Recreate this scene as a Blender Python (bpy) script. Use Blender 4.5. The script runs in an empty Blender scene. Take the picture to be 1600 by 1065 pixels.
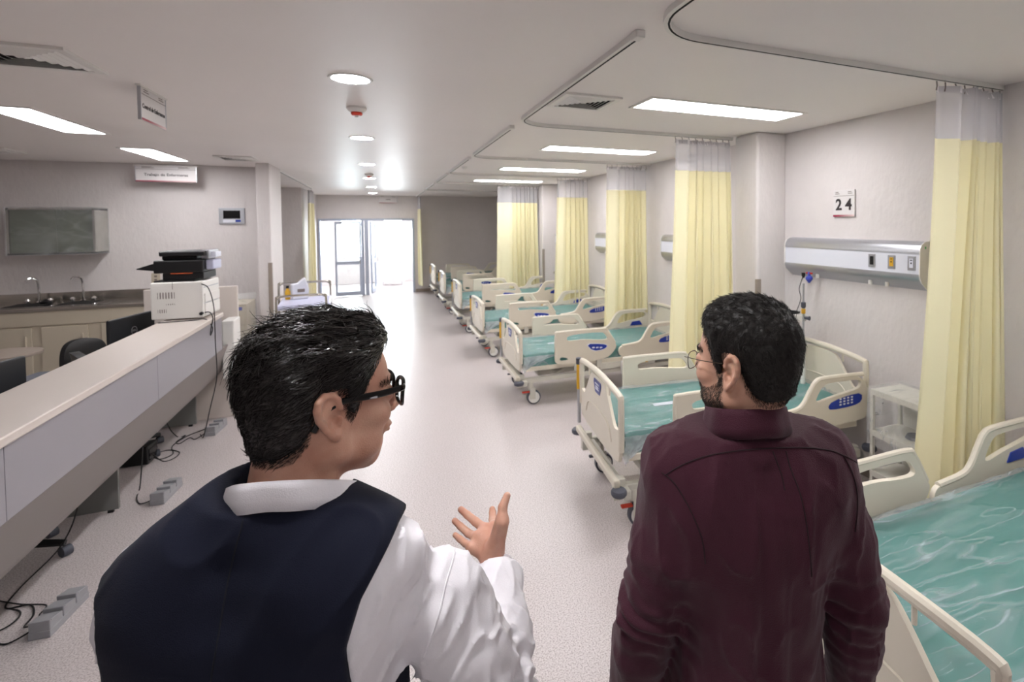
import bpy, bmesh, math, random
import numpy as np
from mathutils import Vector, Matrix, geometry
from mathutils.bvhtree import BVHTree
PI = math.pi
S = bpy.context.scene
COL = S.collection

# ------------------------------------------------------------------ camera
RT = Vector((0.91509, -0.40316, -0.00651)); DN = Vector((-0.01926, -0.02757, -0.99943)); FW = Vector((0.40275, 0.91471, -0.03350))
cd = bpy.data.cameras.new('camera'); cam = bpy.data.objects.new('camera', cd); COL.objects.link(cam)
m = Matrix((RT, -DN, -FW)).transposed().to_4x4(); m.translation = (0, 0, 1.95)
cam.matrix_world = m
cd.sensor_width = 36; cd.sensor_fit = 'HORIZONTAL'
cd.lens = 814.1 / 1600 * 36
cd.shift_x = -(950 - 800) / 1600; cd.shift_y = -(532.5 - 374.64) / 1600
cd.clip_start = 0.02; cd.clip_end = 100
cd.dof.use_dof = True; cd.dof.focus_distance = 1.15; cd.dof.aperture_fstop = 5.6
S.camera = cam
# ------------------------------------------------------------------ world, exposure
W = bpy.data.worlds.new('sky'); S.world = W; W.use_nodes = True
bg = W.node_tree.nodes['Background']; bg.inputs[0].default_value = (0.93, 0.96, 1.0, 1); bg.inputs[1].default_value = 58.0
S.view_settings.view_transform = 'Standard'; S.view_settings.look = 'None'; S.view_settings.gamma = 1
S.view_settings.use_curve_mapping = False
S.view_settings.exposure = 0.06
PANEL_E = 23.0
LAMP_E = 220.0

# portals over the vestibule windows help the sampler find the sky
def portal(x, y, z, sx, sz):
    l = bpy.data.lights.new('window_daylight', 'AREA'); l.shape = 'RECTANGLE'; l.size = sx; l.size_y = sz; l.cycles.is_portal = True
    o = bpy.data.objects.new('window_daylight', l); COL.objects.link(o)
    o.location = (x, y, z); o.rotation_euler = (-PI / 2, 0, 0)
    return o
# ------------------------------------------------------------------ materials
def lin(c):
    return tuple(((v / 255) / 12.92 if v <= 10 else (((v / 255) + .055) / 1.055) ** 2.4) for v in c)
MATS = {}
def mat(name, rgb, rough=.5, metal=0, spec=.5, noise=0, nscale=20, bump=0, bscale=60, bstretch=(1, 1, 1), emit=None, trans=0, coat=0, sss=0, coat_rough=.1, ior=1.45, sheen=0, nstretch=(1, 1, 1), rvar=0):
    if name in MATS: return MATS[name]
    m = bpy.data.materials.new(name); m.use_nodes = True; nt = m.node_tree; N = nt.nodes; L = nt.links
    b = N['Principled BSDF']; c = lin(rgb)
    b.inputs['Base Color'].default_value = (*c, 1); b.inputs['Roughness'].default_value = rough
    b.inputs['Metallic'].default_value = metal; b.inputs['Specular IOR Level'].default_value = spec
    b.inputs['IOR'].default_value = ior
    if trans: b.inputs['Transmission Weight'].default_value = trans
    if coat: b.inputs['Coat Weight'].default_value = coat; b.inputs['Coat Roughness'].default_value = coat_rough
    if sheen: b.inputs['Sheen Weight'].default_value = sheen
    if sss:
        b.inputs['Subsurface Weight'].default_value = sss; b.inputs['Subsurface Radius'].default_value = (.01, .004, .002); b.inputs['Subsurface Scale'].default_value = .6
    tc = N.new('ShaderNodeTexCoord')
    if noise:
        mp = N.new('ShaderNodeMapping'); mp.inputs['Scale'].default_value = nstretch; L.new(tc.outputs['Object'], mp.inputs[0])
        n = N.new('ShaderNodeTexNoise'); n.inputs['Scale'].default_value = nscale; n.inputs['Detail'].default_value = 4
        L.new(mp.outputs[0], n.inputs['Vector'])
        r = N.new('ShaderNodeValToRGB'); r.color_ramp.elements[0].position = .3; r.color_ramp.elements[1].position = .7
        r.color_ramp.elements[0].color = (*[v * (1 - noise) for v in c], 1); r.color_ramp.elements[1].color = (*[min(1, v * (1 + noise)) for v in c], 1)
        L.new(n.outputs['Fac'], r.inputs[0]); L.new(r.outputs[0], b.inputs['Base Color'])
        if rvar:
            mr = N.new('ShaderNodeMapRange'); mr.inputs[3].default_value = rough - rvar; mr.inputs[4].default_value = rough + rvar
            L.new(n.outputs['Fac'], mr.inputs[0]); L.new(mr.outputs[0], b.inputs['Roughness'])
    if bump:
        mp = N.new('ShaderNodeMapping'); mp.inputs['Scale'].default_value = bstretch; L.new(tc.outputs['Object'], mp.inputs[0])
        n = N.new('ShaderNodeTexNoise'); n.inputs['Scale'].default_value = bscale; n.inputs['Detail'].default_value = 3
        L.new(mp.outputs[0], n.inputs['Vector'])
        bp = N.new('ShaderNodeBump'); bp.inputs['Strength'].default_value = bump; bp.inputs['Distance'].default_value = .01
        L.new(n.outputs['Fac'], bp.inputs['Height']); L.new(bp.outputs[0], b.inputs['Normal'])
    if emit:
        b.inputs['Emission Color'].default_value = (.995, .98, .99, 1); b.inputs['Emission Strength'].default_value = emit
    MATS[name] = m; return m
def film_mat(name, alpha=.25, rgb=(235, 240, 240), rough=.12, bscale=14, bump=.9, glint_lines=.24):
    m = bpy.data.materials.new(name); m.use_nodes = True; nt = m.node_tree; N = nt.nodes; L = nt.links
    b = N['Principled BSDF']; b.inputs['Base Color'].default_value = (*lin(rgb), 1); b.inputs['Roughness'].default_value = rough
    t = N.new('ShaderNodeBsdfTransparent'); mx = N.new('ShaderNodeMixShader'); out = N['Material Output']
    tc = N.new('ShaderNodeTexCoord'); mp = N.new('ShaderNodeMapping'); mp.inputs['Scale'].default_value = (.7, 3.0, 1); mp.inputs['Rotation'].default_value = (0, 0, .35)
    L.new(tc.outputs['Object'], mp.inputs[0])
    n = N.new('ShaderNodeTexNoise'); n.inputs['Scale'].default_value = bscale * .16; n.inputs['Detail'].default_value = 3; n.inputs['Distortion'].default_value = .8
    L.new(mp.outputs[0], n.inputs['Vector'])
    bp = N.new('ShaderNodeBump'); bp.inputs['Strength'].default_value = bump; bp.inputs['Distance'].default_value = .03
    L.new(n.outputs['Fac'], bp.inputs['Height']); L.new(bp.outputs[0], b.inputs['Normal'])
    mr = N.new('ShaderNodeMapRange'); mr.inputs[1].default_value = .45; mr.inputs[2].default_value = .75; mr.inputs[3].default_value = alpha; mr.inputs[4].default_value = min(1, alpha * 2.2)
    L.new(n.outputs['Fac'], mr.inputs[0])
    last = mr.outputs[0]
    for sc_, rz_, dist_ in ((1.5, .25, .2), (2.4, -.3, .4)):  # thin white streaks: highlights along the creases, put into the film's opacity
        m3 = N.new('ShaderNodeMapping'); m3.inputs['Scale'].default_value = (.5, 3.2, 1); m3.inputs['Rotation'].default_value = (0, 0, rz_); L.new(tc.outputs['Object'], m3.inputs[0])
        n3 = N.new('ShaderNodeTexNoise'); n3.inputs['Scale'].default_value = sc_; n3.inputs['Detail'].default_value = 2; n3.inputs['Distortion'].default_value = dist_; L.new(m3.outputs[0], n3.inputs['Vector'])
        r3 = N.new('ShaderNodeValToRGB'); e = r3.color_ramp.elements; e[0].position = .488; e[0].color = (0, 0, 0, 1); e[1].position = .5; e[1].color = (glint_lines,) * 3 + (1,); e2 = r3.color_ramp.elements.new(.515); e2.color = (0, 0, 0, 1)
        L.new(n3.outputs['Fac'], r3.inputs[0]); ad = N.new('ShaderNodeMath'); ad.operation = 'ADD'; ad.use_clamp = True; L.new(last, ad.inputs[0]); L.new(r3.outputs[0], ad.inputs[1]); last = ad.outputs[0]
    L.new(last, mx.inputs[0])
    L.new(t.outputs[0], mx.inputs[1]); L.new(b.outputs[0], mx.inputs[2]); L.new(mx.outputs[0], out.inputs[0])
    MATS[name] = m; return m
def cloth_mat(name, rgb, transl=.3, alpha=1, weave=0):
    m = bpy.data.materials.new(name); m.use_nodes = True; nt = m.node_tree; N = nt.nodes; L = nt.links
    b = N['Principled BSDF']; b.inputs['Base Color'].default_value = (*lin(rgb), 1); b.inputs['Roughness'].default_value = .8; b.inputs['Specular IOR Level'].default_value = .25
    tr = N.new('ShaderNodeBsdfTranslucent'); tr.inputs[0].default_value = (*lin(rgb), 1)
    mx = N.new('ShaderNodeMixShader'); mx.inputs[0].default_value = transl; out = N['Material Output']
    L.new(b.outputs[0], mx.inputs[1]); L.new(tr.outputs[0], mx.inputs[2]); last = mx
    if alpha < 1:
        t = N.new('ShaderNodeBsdfTransparent'); m2 = N.new('ShaderNodeMixShader')
        m2.inputs[0].default_value = alpha
        L.new(t.outputs[0], m2.inputs[1]); L.new(mx.outputs[0], m2.inputs[2]); last = m2
    L.new(last.outputs[0], out.inputs[0]); MATS[name] = m; return m
def ramp_strip(name, c0, c1, x0, x1):       # printed gradient bar along object X
    m = bpy.data.materials.new(name); m.use_nodes = True; nt = m.node_tree; N = nt.nodes; L = nt.links
    b = N['Principled BSDF']; tc = N.new('ShaderNodeTexCoord'); sp = N.new('ShaderNodeSeparateXYZ'); L.new(tc.outputs['Object'], sp.inputs[0])
    mr = N.new('ShaderNodeMapRange'); mr.inputs[1].default_value = x0; mr.inputs[2].default_value = x1; L.new(sp.outputs[0], mr.inputs[0])
    r = N.new('ShaderNodeValToRGB'); r.color_ramp.elements[0].color = (*lin(c0), 1); r.color_ramp.elements[1].color = (*lin(c1), 1)
    r.color_ramp.elements[0].position = .25
    L.new(mr.outputs[0], r.inputs[0]); L.new(r.outputs[0], b.inputs['Base Color']); MATS[name] = m; return m

M_wall = mat('wall_paint', (216, 210, 209), .7, bump=.5, bscale=26, bstretch=(1, 1, .5), noise=.02, nscale=5)
M_ceil = mat('ceiling_paint', (242, 237, 234), .44, spec=.2, noise=.015, nscale=1.2, bump=.05, bscale=2.2, bstretch=(.35, 2.2, 1))
def floor_material():
    m = bpy.data.materials.new('vinyl_floor'); m.use_nodes = True; nt = m.node_tree; N = nt.nodes; L = nt.links
    b = N['Principled BSDF']; b.inputs['Roughness'].default_value = .33; b.inputs['Specular IOR Level'].default_value = .5
    tc = N.new('ShaderNodeTexCoord')
    n = N.new('ShaderNodeTexNoise'); n.inputs['Scale'].default_value = 140; n.inputs['Detail'].default_value = 2; L.new(tc.outputs['Object'], n.inputs['Vector'])
    r = N.new('ShaderNodeValToRGB'); e = r.color_ramp.elements
    e[0].position = .36; e[0].color = (*lin((162, 152, 150)), 1); e[1].position = .5; e[1].color = (*lin((198, 189, 189)), 1)
    e2 = r.color_ramp.elements.new(.68); e2.color = (*lin((211, 203, 202)), 1)
    L.new(n.outputs['Fac'], r.inputs[0])
    n2 = N.new('ShaderNodeTexNoise'); n2.inputs['Scale'].default_value = 1.6; n2.inputs['Detail'].default_value = 3; L.new(tc.outputs['Object'], n2.inputs['Vector'])
    mr = N.new('ShaderNodeMapRange'); mr.inputs[3].default_value = .24; mr.inputs[4].default_value = .42; L.new(n2.outputs['Fac'], mr.inputs[0]); L.new(mr.outputs[0], b.inputs['Roughness'])
    L.new(r.outputs[0], b.inputs['Base Color']); MATS['floor'] = m; return m
M_floor = floor_material()
M_white = mat('white_plastic', (232, 230, 226), .4)
M_alu = mat('brushed_aluminium', (188, 190, 196), .32, .85, bump=.05, bscale=200, bstretch=(.02, 1, 1))
M_door = mat('door_aluminium', (176, 184, 200), .45, .3)
M_steel = mat('stainless_steel', (185, 180, 172), .22, .95, noise=.06, nscale=6)
M_chrome = mat('chrome', (215, 215, 215), .1, 1)
M_beige = mat('cabinet_beige', (188, 178, 160), .45, noise=.015, nscale=3)
M_bed = mat('bed_plastic_cream', (222, 214, 198), .38, noise=.01, nscale=5)
M_bed2 = mat('bed_frame_enamel', (206, 203, 192), .35)
M_teal = mat('mattress_teal', (48, 122, 114), .5, noise=.06, nscale=4)
M_blue = mat('badge_blue', (38, 62, 160), .35)
M_navy = mat('badge_slate_blue', (62, 70, 140), .4)
M_prt = mat('white_print', (225, 228, 240), .5)
M_dgrey = mat('dark_grey_rubber', (78, 80, 90), .6)
M_black = mat('black_plastic', (22, 22, 24), .45)
M_blackg = mat('black_gloss', (14, 14, 16), .2)
M_mon = mat('monitor_black', (38, 40, 44), .5)
M_yel = mat('yellow_sleeve', (222, 172, 48), .5)
M_counter = mat('counter_laminate', (208, 198, 191), .28, noise=.01, nscale=8)
M_fascia = mat('fascia_grey_laminate', (146, 143, 150), .35, noise=.012, nscale=3)
M_fascia2 = mat('lower_fascia_laminate', (126, 119, 117), .5, noise=.012, nscale=3)
M_ped = mat('pedestal_grey', (120, 120, 118), .6)
M_panelw = mat('headwall_white', (222, 224, 234), .35)
M_net = cloth_mat('curtain_net', (228, 226, 230), .3, .62)
M_curt = cloth_mat('curtain_yellow', (246, 239, 203), .22)
M_film = film_mat('plastic_film', .15, (200, 212, 218), bscale=22, bump=1.0, rough=.1)
M_film2 = film_mat('plastic_wrap_cabinet', .14, bscale=24, bump=.9, glint_lines=.09)
M_fold = film_mat('film_gathered', .32, (225, 232, 236), bscale=60, bump=1.0, glint_lines=.3)
M_glass = None
def glass():
    m = bpy.data.materials.new('clear_glass'); m.use_nodes = True; nt = m.node_tree; N = nt.nodes; L = nt.links
    g = N.new('ShaderNodeBsdfGlossy'); g.inputs['Roughness'].default_value = .03; t = N.new('ShaderNodeBsdfTransparent'); t.inputs[0].default_value = (.94, .97, .97, 1)
    mx = N.new('ShaderNodeMixShader'); mx.inputs[0].default_value = .06
    L.new(t.outputs[0], mx.inputs[1]); L.new(g.outputs[0], mx.inputs[2]); L.new(mx.outputs[0], N['Material Output'].inputs[0])
    MATS['glass'] = m; return m
M_glass = glass()
M_panel = mat('light_panel', (255, 255, 255), .5, emit=PANEL_E)
M_lamp = mat('downlight_diffuser', (255, 255, 255), .5, emit=LAMP_E)
M_dark = mat('dark_void', (28, 27, 26), .8)
M_red = mat('detector_red', (205, 62, 42), .4)
M_ink = mat('printed_ink', (45, 38, 40), .6)
M_ink2 = mat('printed_grey', (120, 108, 104), .6)
M_taupe = mat('corner_guard_taupe', (150, 138, 128), .5)
M_sign = mat('sign_white', (218, 214, 214), .4)
M_green = mat('green_led', (30, 170, 80), .4)
M_orange = mat('orange_label', (190, 90, 50), .5)
M_grstrip = mat('socket_box_grey', (150, 150, 154), .4, noise=.03, nscale=40)
M_lilac = mat('lilac_vinyl', (196, 198, 222), .4)
M_bluefit = mat('blue_fitting', (70, 84, 190), .4)

# ------------------------------------------------------------------ mesh helpers
class MB:
    def __init__(s): s.v = []; s.f = []
    def add(s, v, f):
        n = len(s.v); s.v += [tuple(p) for p in v]; s.f += [tuple(i + n for i in q) for q in f]; return s
    def box(s, x0, x1, y0, y1, z0, z1):
        return s.add([(x0, y0, z0), (x1, y0, z0), (x1, y1, z0), (x0, y1, z0), (x0, y0, z1), (x1, y0, z1), (x1, y1, z1), (x0, y1, z1)],
                     [(0, 3, 2, 1), (4, 5, 6, 7), (0, 1, 5, 4), (1, 2, 6, 5), (2, 3, 7, 6), (3, 0, 4, 7)])
    def tube(s, pts, r, n=8, caps=True, ry=None):
        pts = [Vector(p) for p in pts]; R = r if hasattr(r, '__len__') else [r] * len(pts)
        up = None; rings = []
        for i, p in enumerate(pts):
            d = (pts[min(i + 1, len(pts) - 1)] - pts[max(i - 1, 0)]).normalized()
            if up is None:
                up = Vector((0, 0, 1)) if abs(d.z) < .9 else Vector((1, 0, 0))
            a = (up - d * up.dot(d)).normalized(); up = a; b = d.cross(a)
            rings.append([p + (a * math.cos(t) * (ry if ry else R[i]) + b * math.sin(t) * R[i]) for t in [2 * PI * k / n for k in range(n)]])
        v = [q for g in rings for q in g]; f = []
        for i in range(len(rings) - 1):
            for k in range(n):
                f.append((i * n + k, i * n + (k + 1) % n, (i + 1) * n + (k + 1) % n, (i + 1) * n + k))
        if caps: f.append(tuple(range(n - 1, -1, -1))); f.append(tuple((len(rings) - 1) * n + k for k in range(n)))
        return s.add(v, f)
    def cyl(s, c, r, h, n=20, axis='z', r2=None):
        c = Vector(c); d = {'x': Vector((1, 0, 0)), 'y': Vector((0, 1, 0)), 'z': Vector((0, 0, 1))}[axis]
        return s.tube([c - d * h / 2, c + d * h / 2], [r, r if r2 is None else r2], n)
    def lathe(s, prof, c=(0, 0, 0), n=24):
        v = []; f = []
        for r, z in prof:
            for k in range(n): v.append((c[0] + r * math.cos(2 * PI * k / n), c[1] + r * math.sin(2 * PI * k / n), c[2] + z))
        for i in range(len(prof) - 1):
            for k in range(n): f.append((i * n + k, i * n + (k + 1) % n, (i + 1) * n + (k + 1) % n, (i + 1) * n + k))
        return s.add(v, f)
    def prism(s, outer, holes, t, fr):
        """outer/holes: 2D loops (u,w); extruded over thickness t (centred); fr(u,w,d)->xyz"""
        loops = [outer] + list(holes); flat = [p for l in loops for p in l]
        tri = geometry.tessellate_polygon([[Vector((p[0], p[1], 0)) for p in l] for l in loops])
        n = len(flat); v = [fr(p[0], p[1], -t / 2) for p in flat] + [fr(p[0], p[1], t / 2) for p in flat]
        f = [tuple(q) for q in tri] + [tuple(i + n for i in reversed(q)) for q in tri]
        o = 0
        for l in loops:
            k = len(l)
            for i in range(k): j = (i + 1) % k; f.append((o + i, o + j, o + j + n, o + i + n))
            o += k
        return s.add(v, f)
    def build(s, name, m, parent=None, smooth=False, bevel=0, seg=2, loc=None, angle=35, sub=0):
        me = bpy.data.meshes.new(name); me.from_pydata(s.v, [], s.f); me.update()
        bm = bmesh.new(); bm.from_mesh(me); bmesh.ops.recalc_face_normals(bm, faces=bm.faces); bm.to_mesh(me); bm.free()
        me.materials.append(m); o = bpy.data.objects.new(name, me); COL.objects.link(o)
        if parent: o.parent = parent
        if loc: o.location = loc
        if bevel:
            b = o.modifiers.new('bevel', 'BEVEL'); b.width = bevel; b.segments = seg; b.limit_method = 'ANGLE'; b.angle_limit = math.radians(40)
        if smooth:
            for p in me.polygons: p.use_smooth = True
            me.set_sharp_from_angle(angle=math.radians(angle))
        return o
def box(name, m, x0, x1, y0, y1, z0, z1, parent=None, bevel=0):
    return MB().box(x0, x1, y0, y1, z0, z1).build(name, m, parent, bevel=bevel)
def T(o, label, cat, group=None):
    o['label'] = label; o['category'] = cat
    if group: o['group'] = group
    return o
def ST(o, label=None):
    o['kind'] = 'structure'
    if label: o['label'] = label
    return o
def E(name, loc, rz=0, label=None, cat=None, group=None):
    o = bpy.data.objects.new(name, None); COL.objects.link(o); o.location = loc; o.rotation_euler = (0, 0, rz); o.empty_display_size = .1
    if label: T(o, label, cat, group)
    return o
def kids(o): return [c for c in bpy.data.objects if c.parent == o]
def copy_tree(o, parent=None):
    c = o.copy(); COL.objects.link(c); c.parent = parent
    for ch in kids(o): copy_tree(ch, c)
    return c
def chaikin(p, n=2, closed=True):
    for _ in range(n):
        q = []
        L_ = len(p)
        rng = range(L_) if closed else range(L_ - 1)
        if not closed: q.append(p[0])
        for i in rng:
            a = p[i]; b = p[(i + 1) % L_]
            q.append(tuple(a[k] * .75 + b[k] * .25 for k in range(len(a)))); q.append(tuple(a[k] * .25 + b[k] * .75 for k in range(len(a))))
        if not closed: q.append(p[-1])
        p = q
    return p
def catmull(pts, n=8):
    P = [pts[0]] + list(pts) + [pts[-1]]; out = []
    for i in range(1, len(P) - 2):
        p0, p1, p2, p3 = [np.array(P[i + k], float) for k in (-1, 0, 1, 2)]
        for t in np.linspace(0, 1, n, endpoint=False):
            out.append(tuple(.5 * ((2 * p1) + (-p0 + p2) * t + (2 * p0 - 5 * p1 + 4 * p2 - p3) * t * t + (-p0 + 3 * p1 - 3 * p2 + p3) * t ** 3)))
    out.append(tuple(P[-2])); return out
def text(s, size, m, parent, loc, rot, name='lettering', align='CENTER', ext=.0006, bold=0, sx=1):
    c = bpy.data.curves.new(name, 'FONT'); c.body = s; c.size = size; c.align_x = align; c.align_y = 'CENTER'; c.extrude = ext; c.offset = bold
    c.resolution_u = 3; tmp = bpy.data.objects.new(name, c); COL.objects.link(tmp)
    me = bpy.data.meshes.new_from_object(tmp.evaluated_get(bpy.context.evaluated_depsgraph_get())); bpy.data.objects.remove(tmp); bpy.data.curves.remove(c)
    me.materials.clear(); me.materials.append(m); me.name = name
    o = bpy.data.objects.new(name, me); COL.objects.link(o); o.parent = parent; o.location = loc; o.rotation_euler = rot; o.scale = (sx, 1, 1)
    o['kind'] = 'stuff'
    return o

# ================================================================== the room
CH = 2.74; XW = 3.38; YF = 15.81; YS = 8.52
def shell():
    ST(box('floor', M_floor, -6, XW + .15, -3.2, 19.1, -.1, 0))
    # ceilings, with the corridor, bay and station in one level
    ST(box('ceiling', M_ceil, -6, XW + .15, -3.2, YF + .12, CH, CH + .1))
    ST(box('ceiling_vestibule', M_ceil, -4, XW, YF + .12, 19.1, 2.5, 2.6))
    ST(box('wall_right', M_wall, XW, XW + .15, -3.2, YF + .12, 0, CH))
    ST(box('wall_left', M_wall, -6.1, -6, -3.2, YF, 0, CH))
    ST(box('wall_back', M_wall, -6, XW, -3.3, -3.2, 0, CH))
    ST(box('wall_station', M_wall, -6, -1.42, YS, YS + .12, 0, CH))
    # pilaster that ends the station wall, two columns on the bay side
    MBc = MB().box(-1.42, -1.27, 7.9, 8.75, 0, CH); ST(MBc.build('column_left', M_wall, bevel=.012))
    for i, (y0, y1) in enumerate(((3.68, 4.0), (10.26, 10.55))):
        ST(MB().box(3.06, XW + .01, y0, y1, 0, CH).build('column_right', M_wall, bevel=.025, seg=4))
    for x0, x1, y0, y1, t in ((-1.312, -1.266, 7.893, 7.94, 1.46), (3.052, 3.1, 3.672, 3.70, 1.44), (3.052, 3.1, 10.252, 10.28, 1.42)):
        ST(box('trim_corner_guard', M_taupe, x0, x1, y0, y1, 0, t, bevel=.003))
    ST(box('wall_recess', M_wall, -6, -1.5, 12.9, 13.02, 0, CH))
    ST(box('wall_corridor_left', M_wall, -1.62, -1.5, 13.02, YF, 0, CH))
    # far wall around the doorway (opening -1.46..0.92, top 2.1)
    ST(MB().box(-1.62, -1.46, YF, YF + .12, 0, CH).box(.92, XW, YF, YF + .12, 0, CH).box(-1.46, .92, YF, YF + .12, 2.1, CH).build('wall_far', M_wall))
    ST(box('baseboard_right', M_taupe, XW - .012, XW, -3.2, YF, 0, .09))
    ST(box('baseboard_far', M_taupe, .95, XW, YF - .012, YF, 0, .09))
    # vestibule with windows
    wins = ((-1.12, -.5, .86, 2.13), (.16, .75, .86, 2.13), (-2.6, -1.9, .86, 2.13), (1.4, 2.1, .86, 2.13))
    Yv = 18.9
    w = MB().box(-4, 3.4, Yv, Yv + .15, 0, .86).box(-4, 3.4, Yv, Yv + .15, 2.13, 2.6)
    xs = [-4] + [v for a in sorted(wins) for v in a[:2]] + [3.4]
    for a, b in zip(xs[::2], xs[1::2]): w.box(a, b, Yv, Yv + .15, .86, 2.13)
    ST(w.build('wall_vestibule_far', M_wall))
    ST(box('wall_vestibule_left', M_wall, -4.1, -4, YF + .12, Yv, 0, 2.6)); ST(box('wall_vestibule_right', M_wall, XW, XW + .1, YF + .12, Yv, 0, 2.6))
    for n, (a, b, z0, z1) in enumerate(wins):
        f = MB()
        for q in ((a, a + .03, z0, z1), (b - .03, b, z0, z1), (a, b, z0, z0 + .03), (a, b, z1 - .03, z1)): f.box(q[0], q[1], Yv + .03, Yv + .08, q[2], q[3])
        r = ST(f.build('window_%d' % (n + 1), M_door)); box('pane', M_glass, a + .03, b - .03, Yv + .052, Yv + .058, z0 + .03, z1 - .03, r)
        portal((a + b) / 2, Yv + .16, (z0 + z1) / 2, b - a, z1 - z0)
    # door frame
    f = MB().box(-1.47, -1.42, YF - .03, YF + .13, 0, 2.1).box(.87, .93, YF - .03, YF + .13, 0, 2.1).box(-1.42, .87, YF - .03, YF + .13, 2.04, 2.1)
    ST(f.build('door_1', M_door, bevel=.004))
    p = ST(MB().box(-.44, -.37, YF - .1, YF + .1, 0, 2.04).box(-.35, -.26, YF - .08, YF + .1, 0, 2.04).build('trim_door_post', M_door, bevel=.006))
    def leaf(name, w_, loc, rz, label):
        t = E(name, loc, rz, label, 'door')
        f = MB().box(0, .05, -.02, .02, .02, 2.02).box(w_ - .05, w_, -.02, .02, .02, 2.02).box(.05, w_ - .05, -.02, .02, 1.96, 2.02).box(.05, w_ - .05, -.02, .02, .02, .13)
        f.build('leaf_frame', M_door, t, bevel=.003)
        box('middle_rail', M_door, .05, w_ - .05, -.022, .022, .86, .95, t)
        box('glass_pane', M_glass, .05, w_ - .05, -.003, .003, .95, 1.96, t); box('glass_pane', M_glass, .05, w_ - .05, -.003, .003, .13, .86, t)
        MB().tube([(w_ - .03, -.03, .85), (w_ - .03, -.06, .87), (w_ - .03, -.06, .99), (w_ - .03, -.03, 1.01)], .01).build('door_handle', M_chrome, t, smooth=True)
    leaf('glass_door', .64, (-1.08, YF - .13, 0), 0, 'glazed aluminium door leaf nearly shut, left of the double posts')
    leaf('glass_door', .75, (-.2, YF + .15, 0), math.radians(82), 'glazed door leaf swung open into the bright room, seen edge on')
shell()

# ---------------- ceiling fittings
def downlight(y, k):
    t = E('downlight', (-.123, y, CH), 0, ['round recessed ceiling downlight, nearest and largest of the corridor row', 'second round ceiling downlight, just beyond the nearest red smoke detector', 'third round ceiling downlight along the corridor', 'fourth round ceiling downlight, just beyond the farther smoke detector', 'fifth round ceiling downlight, last but one before the glass doors', 'farthest round ceiling downlight, next to the glass doors', 'round ceiling downlight above the man in the vest, out of the picture', 'round ceiling downlight behind the viewpoint'][k], 'downlight', 'round downlights along the corridor')
    MB().lathe([(.088, -.001), (.095, -.006), (.108, -.006), (.112, 0)], n=32).build('trim_ring', M_white, t, smooth=True)
    MB().cyl((0, 0, -.002), .09, .004, 32).build('diffuser', M_lamp, t)
for k, y in enumerate((3.175, 5.3, 7.6, 9.87, 12.2, 14.55, .98, -1.2)): downlight(y, k)
def panel_light(x0, x1, y0, y1, label, group):
    t = E('light_panel', ((x0 + x1) / 2, (y0 + y1) / 2, CH), 0, label, 'light panel', group); a, b = (x1 - x0) / 2, (y1 - y0) / 2
    f = MB()
    for q in ((-a - .025, a + .025, -b - .025, -b), (-a - .025, a + .025, b, b + .025), (-a - .025, -a, -b, b), (a, a + .025, -b, b)): f.box(*q, -.008, .0)
    f.build('frame', M_white, t); box('diffuser', M_panel, -a, a, -b, b, -.006, 0, t)
G = 'rectangular light panels over the beds'
panel_light(1.61, 2.85, 2.93, 3.21, 'rectangular ceiling light above the bed under sign 24, nearest one seen', G)
panel_light(1.62, 2.85, 5.12, 5.42, 'rectangular ceiling light second from the front over the beds', G)
panel_light(1.64, 2.87, 7.33, 7.65, 'rectangular ceiling light third from the front over the beds', G)
panel_light(1.63, 2.87, 9.55, 9.87, 'farthest lit rectangular ceiling light over the beds', G)
panel_light(1.61, 2.85, .62, .9, 'rectangular ceiling light over the foreground bed, above the picture', G)
G = 'rectangular light panels over the nurse station'
panel_light(-2.38, -2.12, 4.76, 5.84, 'rectangular ceiling light over the nurse station, cut by the left edge of the picture', G)
panel_light(-2.38, -2.12, 6.84, 7.94, 'rectangular ceiling light between the two hanging signs, near the sinks', G)
def vent(x0, x1, y0, y1, label, n=6):
    t = E('ceiling_vent', ((x0 + x1) / 2, (y0 + y1) / 2, CH), 0, label, 'vent', 'air vents in the ceiling'); a, b = (x1 - x0) / 2, (y1 - y0) / 2
    box('backing', M_dark, -a + .03, a - .03, -b + .03, b - .03, -.004, -.001, t)
    f = MB()
    for q in ((-a, a, -b, -b + .035), (-a, a, b - .035, b), (-a, -a + .035, -b + .035, b - .035), (a - .035, a, -b + .035, b - .035)): f.box(*q, -.014, -.0005)
    f.build('frame', M_white, t)
    for i in range(n):       # concentric four-way louvres, each a sloping square ring
        k = 1 - i / n; A_, B_ = (a - .036) * k, (b - .036) * k; w = (a - .036) / n * .62
        v = []
        for (u_, v_, z_) in ((A_, B_, -.005), (A_ - w, B_ - w, -.016), (A_ - w - .003, B_ - w - .003, -.016), (A_ - .003, B_ - .003, -.005)):
            u_, v_ = max(u_, .002), max(v_, .002); v += [(-u_, -v_, z_), (u_, -v_, z_), (u_, v_, z_), (-u_, v_, z_)]
        fc = [(r * 4 + c, r * 4 + (c + 1) % 4, ((r + 1) % 4) * 4 + (c + 1) % 4, ((r + 1) % 4) * 4 + c) for r in range(4) for c in range(4)]
        MB().add(v, fc).build('louvre', M_white, t)
vent(-1.72, -1.26, 3.10, 3.52, 'square ceiling vent at top left, in front of the first hanging sign')
vent(1.05, 1.43, 3.0, 3.38, 'square ceiling vent between the curtain rail and the nearest bed light')
vent(-1.70, -1.33, 7.2, 7.6, 'small ceiling vent near the white pilaster by the station')
vent(-3.95, -3.42, 7.25, 7.62, 'small ceiling vent at the left edge above the wall cabinet')
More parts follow.
